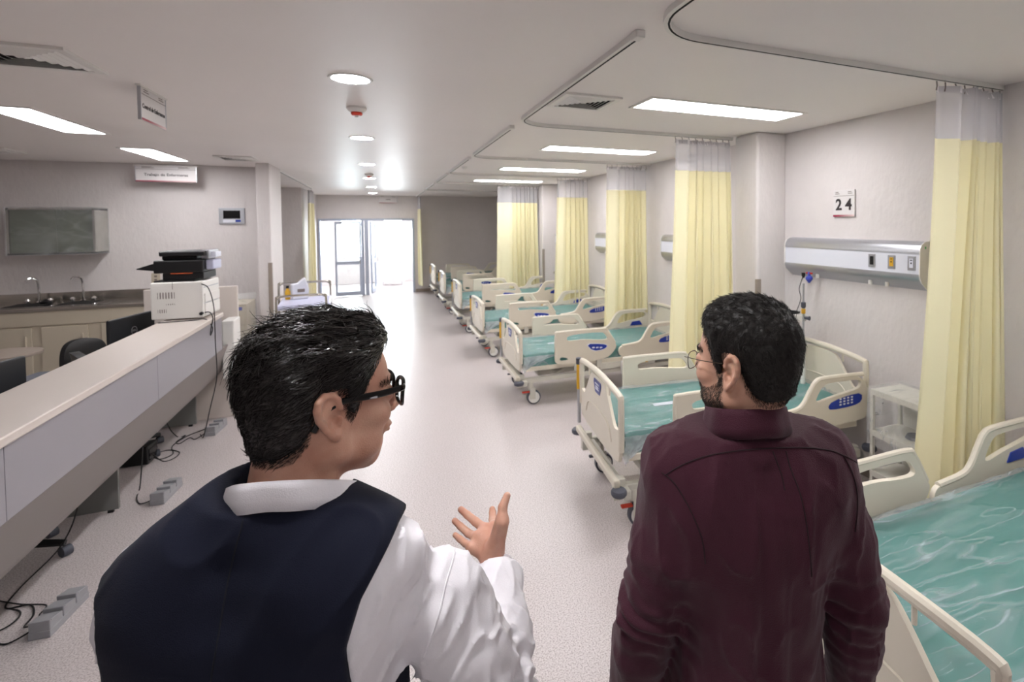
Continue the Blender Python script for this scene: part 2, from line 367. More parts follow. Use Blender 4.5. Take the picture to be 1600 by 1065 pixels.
for y, l in ((3.94, 'nearest ceiling smoke detector with a red base, between first and second downlights'), (9.09, 'farther ceiling smoke detector with a red base')):
    t = E('smoke_detector', (-.12, y, CH), 0, l, 'smoke detector', 'smoke detectors in the corridor')
    MB().lathe([(0, 0), (.062, 0), (.064, -.012), (.05, -.028), (.036, -.034), (.0, -.034)], n=28).build('body', M_white, t, smooth=True)
    MB().lathe([(.034, -.034), (.036, -.045), (.028, -.055), (0, -.055)], n=28).build('red_base', M_red, t, smooth=True)
    MB().lathe([(.014, -.055), (.01, -.066), (0, -.068)], n=16).build('sensor_tip', M_white, t, smooth=True)
t = E('ceiling_sensor', (1.112, 7.46, CH), 0, 'small white round sensor on the ceiling beside the curtain rail', 'sensor')
MB().lathe([(.04, 0), (.04, -.02), (.025, -.035), (0, -.038)], n=20).build('cap', M_white, t, smooth=True)

def curtain_track(path, label):
    t = E('curtain_track', path[0], 0, label, 'curtain rail', 'curtain rails on the ceiling'); p0 = Vector(path[0])
    P = [Vector(p) - p0 for p in path]
    def sweep(w, z0, z1, off):
        v = []; f = []
        for i, p in enumerate(P):
            d = (P[min(i + 1, len(P) - 1)] - P[max(i - 1, 0)]).normalized(); nrm = Vector((d.y, -d.x, 0))
            for s_, z in ((-w / 2, z0), (w / 2, z0), (w / 2, z1), (-w / 2, z1)): q = p + nrm * (s_ + off); v.append((q.x, q.y, z))
        for i in range(len(P) - 1):
            for k in range(4): f.append((4 * i + k, 4 * i + (k + 1) % 4, 4 * i + 4 + (k + 1) % 4, 4 * i + 4 + k))
        f += [(3, 2, 1, 0), tuple(4 * (len(P) - 1) + k for k in range(4))]
        return MB().add(v, f)
    sweep(.030, -.026, 0, 0).build('rail', M_white, t)
    sweep(.008, -.0275, -.022, .006).build('rail_slot', M_dark, t)
    MB().box(-.021, .021, -.028, .028, -.032, 0).build('end_cap', M_white, t, bevel=.004)
    return t
ys = [(-.2, 1.9), (1.95, 4.04), (4.2, 6.24), (6.34, 8.42), (8.5, 10.4), (10.5, 12.7), (12.8, 15.75)]
names = ['ceiling curtain rail curving over the foreground bed to the nearest curtain', 'ceiling curtain rail around the bed under sign 24', 'third ceiling curtain rail from the front', 'fourth ceiling curtain rail from the front', 'fifth ceiling curtain rail from the front', 'sixth ceiling curtain rail, over the dark far bay', 'farthest ceiling curtain rail, reaching the far wall']
for i, (a, b) in enumerate(ys):
    r = .26; xw = 3.06 if i in (1, 4) else XW
    path = [(1.0, a, CH), (1.0, b - r, CH)] + [(1.0 + r - r * math.cos(q), b - r + r * math.sin(q), CH) for q in np.linspace(.15, PI / 2, 9)] + [(xw, b, CH)]
    if i == 6: path = [(1.0, a, CH), (1.0, b, CH)]
    curtain_track(path, names[i])
curtain_track([(-1.3, 8.8, CH), (-1.3, 12.85, CH)], 'ceiling curtain rail on the left side of the corridor')

# ---------------- curtains
def curtain(x0, x1, y, zm, zb, xb0, xb1, label, seed=0, folds=9, amp=.045, axis='x', zt=2.69, flat=.25):
    rnd = random.Random(seed); t = E('privacy_curtain', ((x0 + x1) / 2, y, zb), 0, label, 'curtain', 'yellow privacy curtains')
    if axis == 'y': t.location = (y, (x0 + x1) / 2, zb)
    nu = folds * 16
    ph = [0]; w = [rnd.uniform(.6, 1.5) for _ in range(folds)]; w[0] = 1 + flat * folds
    ws = sum(w); cum = np.cumsum([0] + w) / ws
    am = [rnd.uniform(.6, 1.25) for _ in range(folds)]; am[0] = .45
    jit = [rnd.uniform(-.035, .035) for _ in range(folds)]
    def surf(z):
        q = (zt - z) / (zt - zb); pts = []
        for i in range(nu + 1):
            u = i / nu; k = min(folds - 1, int(np.searchsorted(cum, u, 'right') - 1)); lu = (u - cum[k]) / (cum[k + 1] - cum[k])
            uu = u + jit[k] * q * math.sin(PI * lu)
            lo = x0 + (xb0 - x0) * q ** 1.3; hi = x1 + (xb1 - x1) * q ** 1.3
            s_ = math.sin(2 * PI * lu); fold = am[k] * amp * (.7 + .5 * q) * (s_ + .10 * math.sin(4 * PI * lu + k))
            x = lo + (hi - lo) * uu + .35 * am[k] * amp * math.sin(4 * PI * lu) * (.4 + q)
            yy = fold + .012 * math.sin(3 * q + 5 * u + seed)
            if axis == 'x': pts.append((x - t.location.x, yy, z - zb))
            else: pts.append((yy, x - t.location.y, z - zb))
        return pts
    def sheet(z0, z1, n):
        m = MB(); rows = [surf(z) for z in np.linspace(z0, z1, n)]
        v = [p for r in rows for p in r]; W_ = nu + 1
        f = [(j * W_ + i, j * W_ + i + 1, (j + 1) * W_ + i + 1, (j + 1) * W_ + i) for j in range(n - 1) for i in range(nu)]
        return m.add(v, f)
    o = sheet(zm, zb, 22).build('fabric', M_curt, t, smooth=True, angle=80)
    o = sheet(zt, zm, 6).build('net_top', M_net, t, smooth=True, angle=80)
    sheet(zt, zt - .035, 2).build('net_hem', M_white2, t, smooth=True, angle=80)
    sheet(zb + .04, zb + .034, 2).build('hem_seam', M_curt, t)
    top = surf(zt)
    for i in range(folds + 2):
        p = top[min(nu, int(i * nu / (folds + 1)))]
        MB().tube([(p[0], p[1] * .5, zt - zb - .03), (p[0] + .005, p[1] * .3, zt - zb - .005), (p[0], 0, zt - zb + .02)], .0035, 6).build('hook', M_ink2, t)
    return t
M_white2 = cloth_mat('net_hem_white', (226, 222, 224), .2)
curtain(2.80, 3.36, 1.9, 2.40, .40, 2.62, 3.36, 'nearest cream yellow privacy curtain, at the right beside the bed under sign 24', 3, 6, .06, flat=.3)
curtain(2.44, 3.02, 4.04, 2.415, .42, 2.36, 3.05, 'yellow privacy curtain gathered against the rounded white column by sign 24', 5, 7, .055)
curtain(2.77, 3.35, 6.31, 2.38, .42, 2.70, 3.36, 'third yellow privacy curtain from the front', 8, 7, .055)
curtain(2.80, 3.35, 8.50, 2.385, .42, 2.72, 3.36, 'fourth yellow privacy curtain from the front', 11, 6, .05)
curtain(2.19, 3.0, 10.42, 2.36, .42, 2.13, 3.03, 'fifth and widest yellow privacy curtain, in front of the dark far bay', 14, 8, .055, flat=.45)
curtain(15.15, 15.75, 1.05, 2.36, .25, 14.95, 15.75, 'thin yellow privacy curtain right of the glass doors', 17, 5, .04, 'y')
curtain(12.95, 13.5, -1.36, 2.42, .35, 12.5, 13.5, 'yellow privacy curtain left of the glass doors, beyond the trolley', 21, 6, .05, 'y')

# ---------------- signs
def sign(name, w, h, loc, rz, label, words, head=True, tsize=.05, bar=True, hang=False, bold=.0006):
    t = E(name, loc, rz, label, 'sign'); th = .012
    MB().box(-w / 2, w / 2, -th / 2, th / 2, -h / 2, h / 2).build('board', M_sign, t, bevel=.002)
    y = -th / 2 - .001
    ms = ramp_strip('bar_' + label[:12], (150, 25, 60), (225, 200, 200), -w / 2, w / 2)
    MB().box(-w / 2, w / 2, y - .0006, y, -h / 2, -h / 2 + h * .07).build('colour_bar', ms, t)
    box('rule_line', M_ink2, -w / 2 + .004, w / 2 - .004, y - .0006, y, h * .27, h * .285, t)
    if not words: box('printed_words', M_ink2, -w * .12, w * .12, y - .0006, y, -h * .05, h * .03, t)
    else: text(words, tsize, M_ink, t, (0, y, -.02 * h - .01), (PI / 2, 0, 0), bold=bold)
    for s_ in (-1, 1):
        for k_ in (0, 1): box('small_print', M_ink2, s_ * w * .3 - w * .1, s_ * w * .3 + w * (.1 - .04 * k_), y - .0006, y, h * (.35 + .06 * k_), h * (.375 + .06 * k_), t)
    if hang:
        MB().box(-w / 2 - .02, w / 2 + .02, -.012, .012, h / 2 - .004, h / 2 + .006).build('hanger_bar', M_white, t)
        MB().box(-w / 2 - .006, -w / 2, -.008, .008, -h / 2, h / 2).box(w / 2, w / 2 + .006, -.008, .008, -h / 2, h / 2).build('side_frame', M_alu, t)
    return t
sign('hanging_sign', .37, .19, (-1.21, 3.93, 2.64), PI / 2, 'hanging white sign reading Control de Enfermeras, seen at a slant near the ceiling', 'Control de Enfermeras', tsize=.036, hang=True)
sign('hanging_sign', .61, .2, (-2.44, 8.3, 2.60), 0, 'hanging white sign reading Trabajo de Enfermeras above the sinks', 'Trabajo de Enfermeras', tsize=.048, hang=True)
sign('hanging_sign', .46, .2, (.26, YF - .1, 2.63), 0, 'small white sign hanging over the glass doors', '', tsize=.05, hang=True)
sign('bed_number_sign', .205, .21, (XW - .01, 3.02, 2.09), -PI / 2, 'square white bed sign with the number 24 on the right wall', '2 4', tsize=.122, bold=.0035)

# ---------------- headwall service panels
def headwall(y0, y1, z, label):
    t = E('headwall_panel', (XW, (y0 + y1) / 2, z), 0, label, 'service panel', 'service panels on the right wall'); L2 = (y1 - y0) / 2; D_ = .085; hh = .13
    fr = lambda u, w, d: (-u, d, w)
    top = [(0, .05), (D_ + .003, .05), (D_ + .003, .062), (D_ * .96, .09), (D_ * .78, .115), (D_ * .45, .13), (0, .135)]
    bot = [(0, -.085), (D_ + .004, -.085), (D_ + .006, -.1), (D_ * .98, -.125), (D_ * .82, -.14), (.0, -.2)]
    MB().prism(top, [], 2 * L2 - .01, fr).build('top_moulding', M_alu, t, smooth=True)
    MB().prism(bot, [], 2 * L2 - .01, fr).build('bottom_moulding', M_alu, t, smooth=True)
    box('front_panel', M_panelw, -D_, 0, -L2 + .005, L2 - .005, -.085, .05, t)
    side = [(0, .137), (D_ * .5, .133), (D_ * .85, .115), (D_ + .006, .08), (D_ + .008, -.1), (D_ * .85, -.145), (0, -.205)]
    for s_ in (-1, 1):
        MB().prism(side, [], .008, lambda u, w, d: (-u, s_ * L2 + d, w)).build('end_cap', M_white, t, bevel=.002)
    for k, (yy, ma) in enumerate(((.35, M_black), (.19, M_yel), (.04, M_prt))):   # distance from the near end
        c = -L2 + yy + .02
        p = box('outlet_plate', M_alu, -D_ - .004, -D_, c - .028, c + .028, -.062, .034, t)
        box('socket', ma, -D_ - .007, -D_ - .004, c - .014, c + .014, -.044, .018, p)
        box('socket_slot', M_dark, -D_ - .008, -D_ - .006, c - .004, c + .004, -.018, -.008, p)
        box('socket_slot', M_dark, -D_ - .008, -D_ - .006, c - .007, c + .007, .004, .010, p)
    for yy in (.28, .42, L2 * 2 - .33):
        MB().cyl((-.04, -L2 + yy, -.18), .014, .03, 14).build('gas_outlet', M_white, t, smooth=True)
    box('indicator', M_green, -D_ * .55, -D_ * .4, -L2 - .005, -L2 - .003, .085, .1, t)
    return t
hw = [(2.33, 3.59, 1.675, 'long aluminium and white service panel with three outlets under sign 24'), (4.55, 5.81, 1.66, 'service panel end showing beside the second curtain from the front'), (6.76, 8.02, 1.65, 'service panel end showing between the third and fourth curtains'), (8.88, 10.14, 1.64, 'farthest service panel, a sliver beside the fourth curtain')]
for a, b, z, l in hw: headwall(a, b, z, l)
# oxygen flow fitting, plug and cable hung under the first panel
t = E('gas_flow_fitting', (XW - .12, 3.27, 1.50), 0, 'blue gas fitting plugged under the service panel', 'fitting')
MB().lathe([(0, .03), (.012, .03), (.012, 0), (.028, -.012), (.03, -.03), (.014, -.05), (.008, -.06), (0, -.06)], n=18).build('blue_body', M_bluefit, t, smooth=True)
MB().tube([(-.0, -.03, .02), (0, .03, .02)], .008, 8).build('red_valve', M_red, t)

# ---------------- hospital beds
HB = 0
def rail_fr(y): return lambda u, w, d: (u, y + d, w)
def make_bed(zr=0.0, pole=True, label=True):
    """foot end at x=0, head at x=2.0; zr raises the sleeping surface"""
    t = E('hospital_bed', (0, 0, 0), 0, 'x', 'bed', 'cream hospital beds with teal mattresses')
    hw_ = .46
    FT = .80 + zr       # footboard top
    # foot and head boards
    def board(x, nm, top, bot):
        fr = lambda u, w, d: (x + d, u, w)
        o_ = [(-.45, bot + .06), (-.40, bot), (.40, bot), (.45, bot + .06), (.46, top - .19), (.445, top - .10), (.40, top - .075), (.30, top - .12), (.2, top - .03), (.12, top + .0), (-.12, top + .0), (-.2, top - .03), (-.30, top - .12), (-.40, top - .075), (-.445, top - .10), (-.46, top - .19)]
        o_ = [(-.455, bot + .06), (-.41, bot), (.41, bot), (.455, bot + .06), (.455, top - .21), (.37, top - .235), (.33, top - .22), (.19, top - .04), (.14, top - .012), (-.14, top - .012), (-.19, top - .04), (-.33, top - .22), (-.37, top - .235), (-.455, top - .21)]
        b = MB().prism(chaikin(o_, 2), [], .022, fr).build(nm, M_bed, t, bevel=.007, seg=3, smooth=True)
        rp = catmull([(x, -.455, bot + .1), (x, -.46, top - .2), (x, -.458, top - .04), (x, -.43, top - .008), (x, -.2, top + .012), (x, 0, top + .018), (x, .2, top + .012), (x, .43, top - .008), (x, .458, top - .04), (x, .46, top - .2), (x, .455, bot + .1)], 5)
        MB().tube(rp, .0215, 10).build('top_rail', M_bed, b, smooth=True)
        r2 = catmull([(x - .013, .30, bot + .1), (x - .013, .2, bot + .2), (x - .013, -.2, bot + .2), (x - .013, -.3, bot + .1)], 6)
        MB().tube(r2, .006, 6).build('moulded_ridge', M_bed, b, smooth=True)
        for y in (-.235, .235):
            MB().cyl((x, y, top - .03), .008, .07, 8).build('strut', M_bed, b, smooth=True)
        return b
    fb = board(0, 'footboard', FT, .37 + zr * .8)
    bd = [(-.075, FT - .035), (.075, FT - .035), (.085, FT - .06), (.05, FT - .125), (-.05, FT - .125), (-.085, FT - .06)]
    MB().prism(bd, [], .004, lambda u, w, d: (-.0145 + d, u, w)).build('badge', M_navy, fb)
    for k, (w_, z_) in enumerate(((.09, .06), (.07, .08), (.08, .095))):
        box('badge_print', M_prt, -.018, -.0165, -w_ / 2, w_ / 2, FT - z_ - .006, FT - z_ + .004, fb)
    board(2.0, 'headboard', FT + .06, .42 + zr)
    # base frame, bumpers
    base = MB().box(.0, 2.0, -.40, -.35, .24, .29).box(.0, 2.0, .35, .40, .24, .29).box(.02, .07, -.46, .46, .22, .28).box(1.93, 1.98, -.44, .44, .22, .28).box(.9, .97, -.38, .38, .22, .28)
    bo = base.build('base_frame', M_bed2, t, bevel=.008)
    foot_bar = MB().box(-.055, -.01, -.47, .47, .285 + zr * .3, .335 + zr * .3); fo = foot_bar.build('foot_bar', M_bed, t, bevel=.012, seg=3)
    for y in (-.4, .35): MB().box(-.03, .05, y, y + .05, .2, .33).build('bar_bracket', M_bed2, fo)
    for x, y in ((-.03, -.49), (-.03, .49), (2.03, -.47), (2.03, .47)):
        MB().lathe([(0, -.018), (.045, -.018), (.052, -.008), (.052, .008), (.045, .018), (0, .018)], (x, y, .275 + zr * .3), 20).build('bumper', M_dgrey, t, smooth=True)
    for x in (.12, 1.88):
        for y in (-.37, .37):
            cs = MB().tube([(x, y, .25), (x, y, .17)], [.035, .028], 12).box(x - .012, x + .05, y - .035, y - .027, .06, .18).box(x - .012, x + .05, y + .027, y + .035, .06, .18).build('caster', M_bed2, t, bevel=.003)
            MB().cyl((x + .035, y, .076), .075, .04, 24, 'y').build('tyre', M_dgrey if 1 else M_black, cs, smooth=True)
            MB().cyl((x + .035, y, .076), .06, .052, 20, 'y').build('wheel_hub', M_white, cs, smooth=True)
            MB().box(x - .09, x - .01, y - .015, y + .015, .13, .145).build('brake_pedal', M_red if y < 0 and x < 1 else M_dgrey, cs, bevel=.003)
    # lift columns / linkages and cover
    lz = .40 + zr
    for x, y in ((.45, -.25), (.45, .25), (1.4, -.25), (1.4, .25)): MB().tube([(x, y, .27), (x + .23, y, lz)], .02).build('lift_arm', M_bed2, t, smooth=True)
    MB().box(.25, 1.7, -.2, .2, .24, .31).build('base_cover', M_bed2, t, bevel=.02)
    MB().tube([(.6, 0, .33), (1.15, 0, .36)], .03, 12).tube([(1.15, 0, .36), (1.45, 0, lz)], .015, 8).build('actuator', M_dgrey, t, smooth=True)
    # platform with slats seen at the foot
    pf = MB().box(.05, 1.95, -.43, -.39, lz - .03, lz + .015).box(.05, 1.95, .39, .43, lz - .03, lz + .015).box(.05, .09, -.42, .42, lz - .03, lz + .015).box(1.91, 1.95, -.42, .42, lz - .03, lz + .015).build('platform_frame', M_bed, t, bevel=.006)
    for k in range(11):
        x = .14 + k * .165; box('slat', M_bed2, x, x + .11, -.39, .39, lz - .01, lz + .008, t)
    MB().box(1.15, 1.35, -.5, -.44, lz - .17, lz - .02).build('control_box', M_white, t, bevel=.012)
    MB().box(1.2, 1.3, -.505, -.5, lz - .12, lz - .05).build('control_display', M_dgrey, t)
    MB().box(.9, 1.6, -.44, -.41, lz - .1, lz - .03).build('side_plate', M_bed2, t, bevel=.006)
    MB().box(1.42, 1.5, -.447, -.44, lz - .075, lz - .05).build('warning_label', M_yel, t)
    # mattress: soft rounded slab, then crinkled film over it
    def slab(x0, x1, w, z0, z1, n1, n2, dn, seed, crown=.0):
        v = []; f = []; rr = .035
        prof = [(-w, z0 + .0), (-w - .004, (z0 + z1) / 2), (-w, z1 - rr), (-w + rr * .35, z1 - rr * .3), (-w + rr, z1)] + [(-w + rr + (2 * w - 2 * rr) * k / n2, z1) for k in range(1, n2)] + [(w - rr, z1), (w - rr * .35, z1 - rr * .3), (w, z1 - rr), (w + .004, (z0 + z1) / 2), (w, z0)]
        rx = random.Random(seed); a = [(rx.uniform(-9, 9), rx.uniform(3, 15), rx.uniform(0, 6)) for _ in range(7)]
        xs = [x0 + rr * .0, x0 + .006, x0 + rr] + [x0 + rr + (x1 - x0 - 2 * rr) * k / n1 for k in range(1, n1)] + [x1 - rr, x1 - .006, x1]
        for i, x in enumerate(xs):
            e_ = {0: .035, 1: .012}.get(i, 0) or {len(xs) - 1: .035, len(xs) - 2: .012}.get(i, 0)
            for (y, z) in prof:
                d = dn * sum((1 - abs(math.sin(p * x + q * y + r + .6 * math.sin(5 * y + p)))) ** 5 for p, q, r in a) if dn else 0
                zz = z - (e_ if z > (z0 + z1) / 2 else 0) + (d if z > z1 - .01 else 0)
                yy = y + (math.copysign(d * .6, y) if abs(y) > w - .03 else 0)
                v.append((x, yy, zz))
        m_ = len(prof)
        for i in range(len(xs) - 1):
            for k in range(m_ - 1): f.append((i * m_ + k, i * m_ + k + 1, (i + 1) * m_ + k + 1, (i + 1) * m_ + k))
        f.append(tuple(range(m_))); f.append(tuple((len(xs) - 1) * m_ + k for k in range(m_ - 1, -1, -1)))
        return MB().add(v, f)
    mt = slab(.05, 1.93, .41, lz + .015, lz + .155, 30, 12, 0, 1).build('mattress', M_teal, t, smooth=True)
    if label: MB().box(.42, .62, -.06, -.01, lz + .158, lz + .1595).build('paper_label', M_prt, mt)
    fm = slab(.03, 1.95, .425, lz + .02, lz + .164, 150, 64, .008, 4).build('plastic_film', M_film, mt, smooth=True, angle=80)
    # gathered film hanging at the foot corners
    for sy in (-1, 1):
        m_ = MB(); v = []; f = []; n_ = 14
        for j in range(8):
            for i in range(n_ + 1):
                a_ = i / n_; x = .03 + a_ * .42 * (1 - j / 9) + .008 * math.sin(7 * a_ * 6 + j)
                v.append((x, sy * (.43 + .006 * math.sin(26 * a_ + j * 1.1) + .01 * j / 8), lz + .13 - j * .026 * (1 - .55 * a_)))
        for j in range(7):
            for i in range(n_): f.append((j * (n_ + 1) + i, j * (n_ + 1) + i + 1, (j + 1) * (n_ + 1) + i + 1, (j + 1) * (n_ + 1) + i))
        m_.add(v, f).build('film_fold', M_fold, mt, smooth=True, angle=80)
    # side rails: foot section and head section on both sides
    def rails(sy):
        y = sy * .475; a = lz + .37; B = lz + .03
        o_ = [(.38, a - .02), (.36, a - .3), (.39, B), (.5, B - .015), (.95, B), (1.03, B + .05), (1.09, B + .13), (1.07, B + .17), (.98, a - .03), (.93, a), (.7, a + .005), (.40, a)]
        hole = [(.50, a - .035), (.90, a - .03), (.95, a - .06), (.99, a - .125), (.86, a - .12), (.72, a - .10), (.58, a - .10), (.50, a - .10)]
        slot = [(.42, B + .075), (.42, B + .03), (.52, B + .03), (.5, B + .06)]
        r = MB().prism(chaikin(o_, 2), [chaikin(hole, 2)[::-1], chaikin(slot, 1)[::-1]], .026, rail_fr(y)).build('foot_side_rail', M_bed, t, bevel=.006, seg=2, smooth=True)
        bo_ = chaikin([(.72, a - .15), (.9, a - .165), (.98, a - .19), (.93, a - .23), (.8, a - .235)], 1); cx_ = sum(q[0] for q in bo_) / len(bo_); cz_ = sum(q[1] for q in bo_) / len(bo_)
        s_ = MB().prism([(cx_ + (q[0] - cx_) * 1.08, cz_ + (q[1] - cz_) * 1.18) for q in bo_], [], .003, rail_fr(y + sy * .0145)).build('badge_rim', M_prt, r)
        MB().prism(bo_, [], .005, rail_fr(y + sy * .0155)).build('badge', M_blue, r)
        for q in range(3): box('badge_print', M_prt, .79 + q * .045, .82 + q * .045, *sorted((y + sy * .0185, y + sy * .0195)), a - .205 - .004 * q, a - .19 - .004 * q, r)
        h = a + .0
        oo = [(1.13, B + .12), (1.11, B + .06), (1.15, B - .005), (1.3, B - .02), (1.95, B + .01), (1.99, B + .05), (1.99, h), (1.6, h + .0), (1.52, h - .02), (1.47, h - .08), (1.42, h - .17), (1.36, h - .2), (1.2, h - .21)]
        ho = [(1.50, h - .17), (1.54, h - .09), (1.59, h - .04), (1.66, h - .032), (1.9, h - .032), (1.93, h - .05), (1.92, h - .095), (1.8, h - .115), (1.66, h - .135)]
        r2 = MB().prism(chaikin(oo, 2), [chaikin(ho, 2)[::-1]], .026, rail_fr(y)).build('head_side_rail', M_bed, t, bevel=.006, seg=2, smooth=True)
        tp = catmull([(1.16, y, h - .215), (1.34, y, h - .2), (1.41, y, h - .165), (1.47, y, h - .08), (1.52, y, h - .02), (1.6, y, h), (1.95, y, h)], 5)
        MB().tube(tp, .017, 8).build('grip_tube', M_bed, r2, smooth=True)
        tp = catmull([(.38, y, a - .28), (.38, y, a - .03), (.42, y, a), (.7, y, a + .003), (.93, y, a), (.98, y, a - .03), (1.07, y, B + .17)], 5)
        MB().tube(tp, .015, 8).build('grip_tube', M_bed, r, smooth=True)
        for q in (-1, 1):
            if q == -sy:
                MB().prism([(1.7, h - .2), (1.73, h - .15), (1.84, h - .14), (1.88, h - .2)], [], .006, rail_fr(y + q * .016)).build('control_panel', M_blue, r2); continue
            pn = MB().prism(chaikin([(1.62, h - .2), (1.66, h - .165), (1.82, h - .135), (1.93, h - .13), (1.93, h - .19), (1.85, h - .215), (1.64, h - .225)], 1), [], .006, rail_fr(y + q * .016)).build('control_panel', M_blue, r2)
            for k in range(4):
                for j in range(3):
                    x = 1.72 + k * .035; z = h - .2 + j * .02 + k * .002
                    box('button', M_prt, x, x + .018, y + q * .0195 - .001, y + q * .0195 + .001, z, z + .011, r2)
        for x in (.6, .86, 1.4): MB().box(x, x + .06, y - sy * .03 - .012, y - sy * .03 + .012, lz - .07, B + .035).build('rail_bracket', M_bed2, t)
    rails(-1); rails(1)
    if pole:
        p = MB().cyl((-.02, .485, FT - .02), .023, .05, 16).build('pole_cap', M_dgrey, t, smooth=True, bevel=.004)
        MB().cyl((-.02, .485, FT - .14), .0195, .2, 14).build('yellow_sleeve', M_yel, t, smooth=True)
        MB().cyl((-.02, .485, FT - .36), .015, .3, 12).build('pole_tube', M_alu, t, smooth=True)
    return t
lab = ['hospital bed under sign 24, raised, its foot end nearest in the aisle',
       'cream hospital bed directly beyond the bed under sign 24', 'third bed back from sign 24, two curtains away',
       'fourth bed back, its foot end just past the third curtain', 'fifth bed back, partly hidden behind nearer beds', 'farthest hospital bed, its white foot end close to the far wall',
       'foreground hospital bed at the bottom right, cut by the picture edge']
b24 = make_bed(.08); b24.location = (1.395, 3.34, 0); b24.rotation_euler.z = math.radians(-6); b24.scale = (.94, 1.02, 1); b24['label'] = lab[0]
b25 = make_bed(0); b25.location = (1.35, 5.80, 0); b25.rotation_euler.z = math.radians(-1); b25['label'] = lab[1]
for k, (x, y, r) in enumerate(((1.35, 7.98, 0), (1.30, 9.84, 0), (1.27, 11.95, 0), (1.27, 14.0, 1))):
    c = copy_tree(b25 if k == 0 else b24); c.scale = (1, 1, 1); c.location = (x, y, 0); c.rotation_euler.z = math.radians(r); c['label'] = lab[2 + k]
b23 = make_bed(.08, False, False); b23.location = (1.36, 1.20, 0); b23.rotation_euler.z = math.radians(0); b23['label'] = lab[6]

# infusion pole with a power supply, at the head of bed 24
t = E('infusion_pole', (3.13, 3.20, 0), 0, 'slim steel pole with clamped white device, standing behind the bed under sign 24', 'pole')
MB().cyl((0, 0, .74), .02, .46, 16).build('lower_tube', M_white, t, smooth=True)
MB().cyl((0, 0, 1.2), .009, .5, 12).build('upper_tube', M_alu, t, smooth=True)
MB().lathe([(0, .53), (.04, .53), (.05, .5), (0, .5)], n=20).build('foot', M_bed2, t, smooth=True)
MB().lathe([(.010, .04), (.02, .035), (.02, 0), (.012, -.01)], (0, 0, 1.26), 14).build('height_collar', M_dgrey, t, smooth=True)
MB().lathe([(.014, .02), (.017, .015), (.017, -.015), (.014, -.02)], (0, 0, 1.225), 14).build('yellow_ring', M_yel, t, smooth=True)
t = E('device_power_unit', (3.10, 3.265, 1.14), math.radians(-8), 'small white power unit clamped on the slim pole, black cable coiled on top', 'device')
MB().box(-.09, .07, -.06, .06, 0, .055).build('case', M_white, t, bevel=.006)
MB().box(-.095, -.088, -.05, .05, .008, .046).build('front_face', M_dgrey, t)
MB().tube([(.05, -.06, .03), (.07, -.1, .03)], [.01, .018], 10).build('clamp_knob', M_dgrey, t, smooth=True)
pts = []
for i in range(90):
    a = i / 90 * 2 * PI * 4; pts.append((-.02 + (.055 + .006 * math.sin(i * .37)) * math.cos(a), (.05 + .004 * math.cos(i * .51)) * math.sin(a), .062 + .0035 * i / 22))
MB().tube(pts, .0032, 6).build('coiled_cable', M_black, t, smooth=True)
cb = catmull([(3.29, 3.36, 1.50), (3.27, 3.37, 1.44), (3.22, 3.34, 1.38), (3.18, 3.28, 1.31), (3.12, 3.265, 1.215)], 6)
T(MB().tube(cb, .0035, 6).build('power_cable', M_black, smooth=True), 'black cable dropping from the service panel to the coiled cable', 'cable')
t = E('power_plug', (3.285, 3.36, 1.497), 0, 'black plug pushed in under the service panel', 'plug')
MB().lathe([(0, .02), (.016, .018), (.016, -.005), (.008, -.025), (0, -.028)], n=14).build('plug_body', M_black, t, smooth=True)

# bedside shelf trolley wrapped in film, between bed 24 and the near curtain
t = E('bedside_cabinet', (3.2, 2.28, 0), math.radians(-2), 'open white metal bedside shelf unit wrapped in clear plastic, beside the near curtain', 'cabinet')
for x in (-.13, .13):
    for y in (-.22, .22):
        box('post', M_bed2, x - .011, x + .011, y - .011, y + .011, .05, .80, t)
        MB().cyl((x, y, .025), .022, .02, 14, 'y').build('caster', M_black, t, smooth=True)
for z in (.22, .5, .78):
    MB().box(-.14, .14, -.23, .23, z, z + .018).box(-.142, -.134, -.23, .23, z - .018, z + .022).build('shelf', M_bed2, t, bevel=.002)
box('back_panel', M_bed2, .138, .142, -.2, .2, .2, .8, t)
MB().lathe([(0, .02), (.05, .02), (.06, 0), (0, 0)], (0, 0, .52), 20).build('bed_pan', M_dgrey, t, smooth=True)
def wrap_box(x0, x1, y0, y1, z0, z1, n=14, seed=0, amp=.006):
    m_ = MB(); rx = random.Random(seed)
    def face(o, u, v_):
        V = []; F_ = []
        nr = Vector(u).cross(Vector(v_)).normalized()
        for j in range(n + 1):
            for i in range(n + 1):
                d = amp * (math.sin(i * 1.3 + j * .7 + seed) + .6 * math.sin(j * 1.9 - i * .6) + rx.uniform(-.3, .3)) * .6 if 0 < i < n and 0 < j < n else 0
                p = Vector(o) + Vector(u) * i / n + Vector(v_) * j / n + nr * (d); V.append(tuple(p))
        for j in range(n):
            for i in range(n): F_.append((j * (n + 1) + i, j * (n + 1) + i + 1, (j + 1) * (n + 1) + i + 1, (j + 1) * (n + 1) + i))
        m_.add(V, F_)
    X, Y, Z_ = x1 - x0, y1 - y0, z1 - z0
    face((x0, y0, z0), (X, 0, 0), (0, 0, Z_)); face((x0, y1, z0), (X, 0, 0), (0, 0, Z_)); face((x0, y0, z0), (0, Y, 0), (0, 0, Z_)); face((x1, y0, z0), (0, Y, 0), (0, 0, Z_)); face((x0, y0, z1), (X, 0, 0), (0, Y, 0))
    return m_
wrap_box(-.155, .155, -.245, .245, .42, .812, 12, 2).build('plastic_wrap', M_film2, t, smooth=True, angle=80)

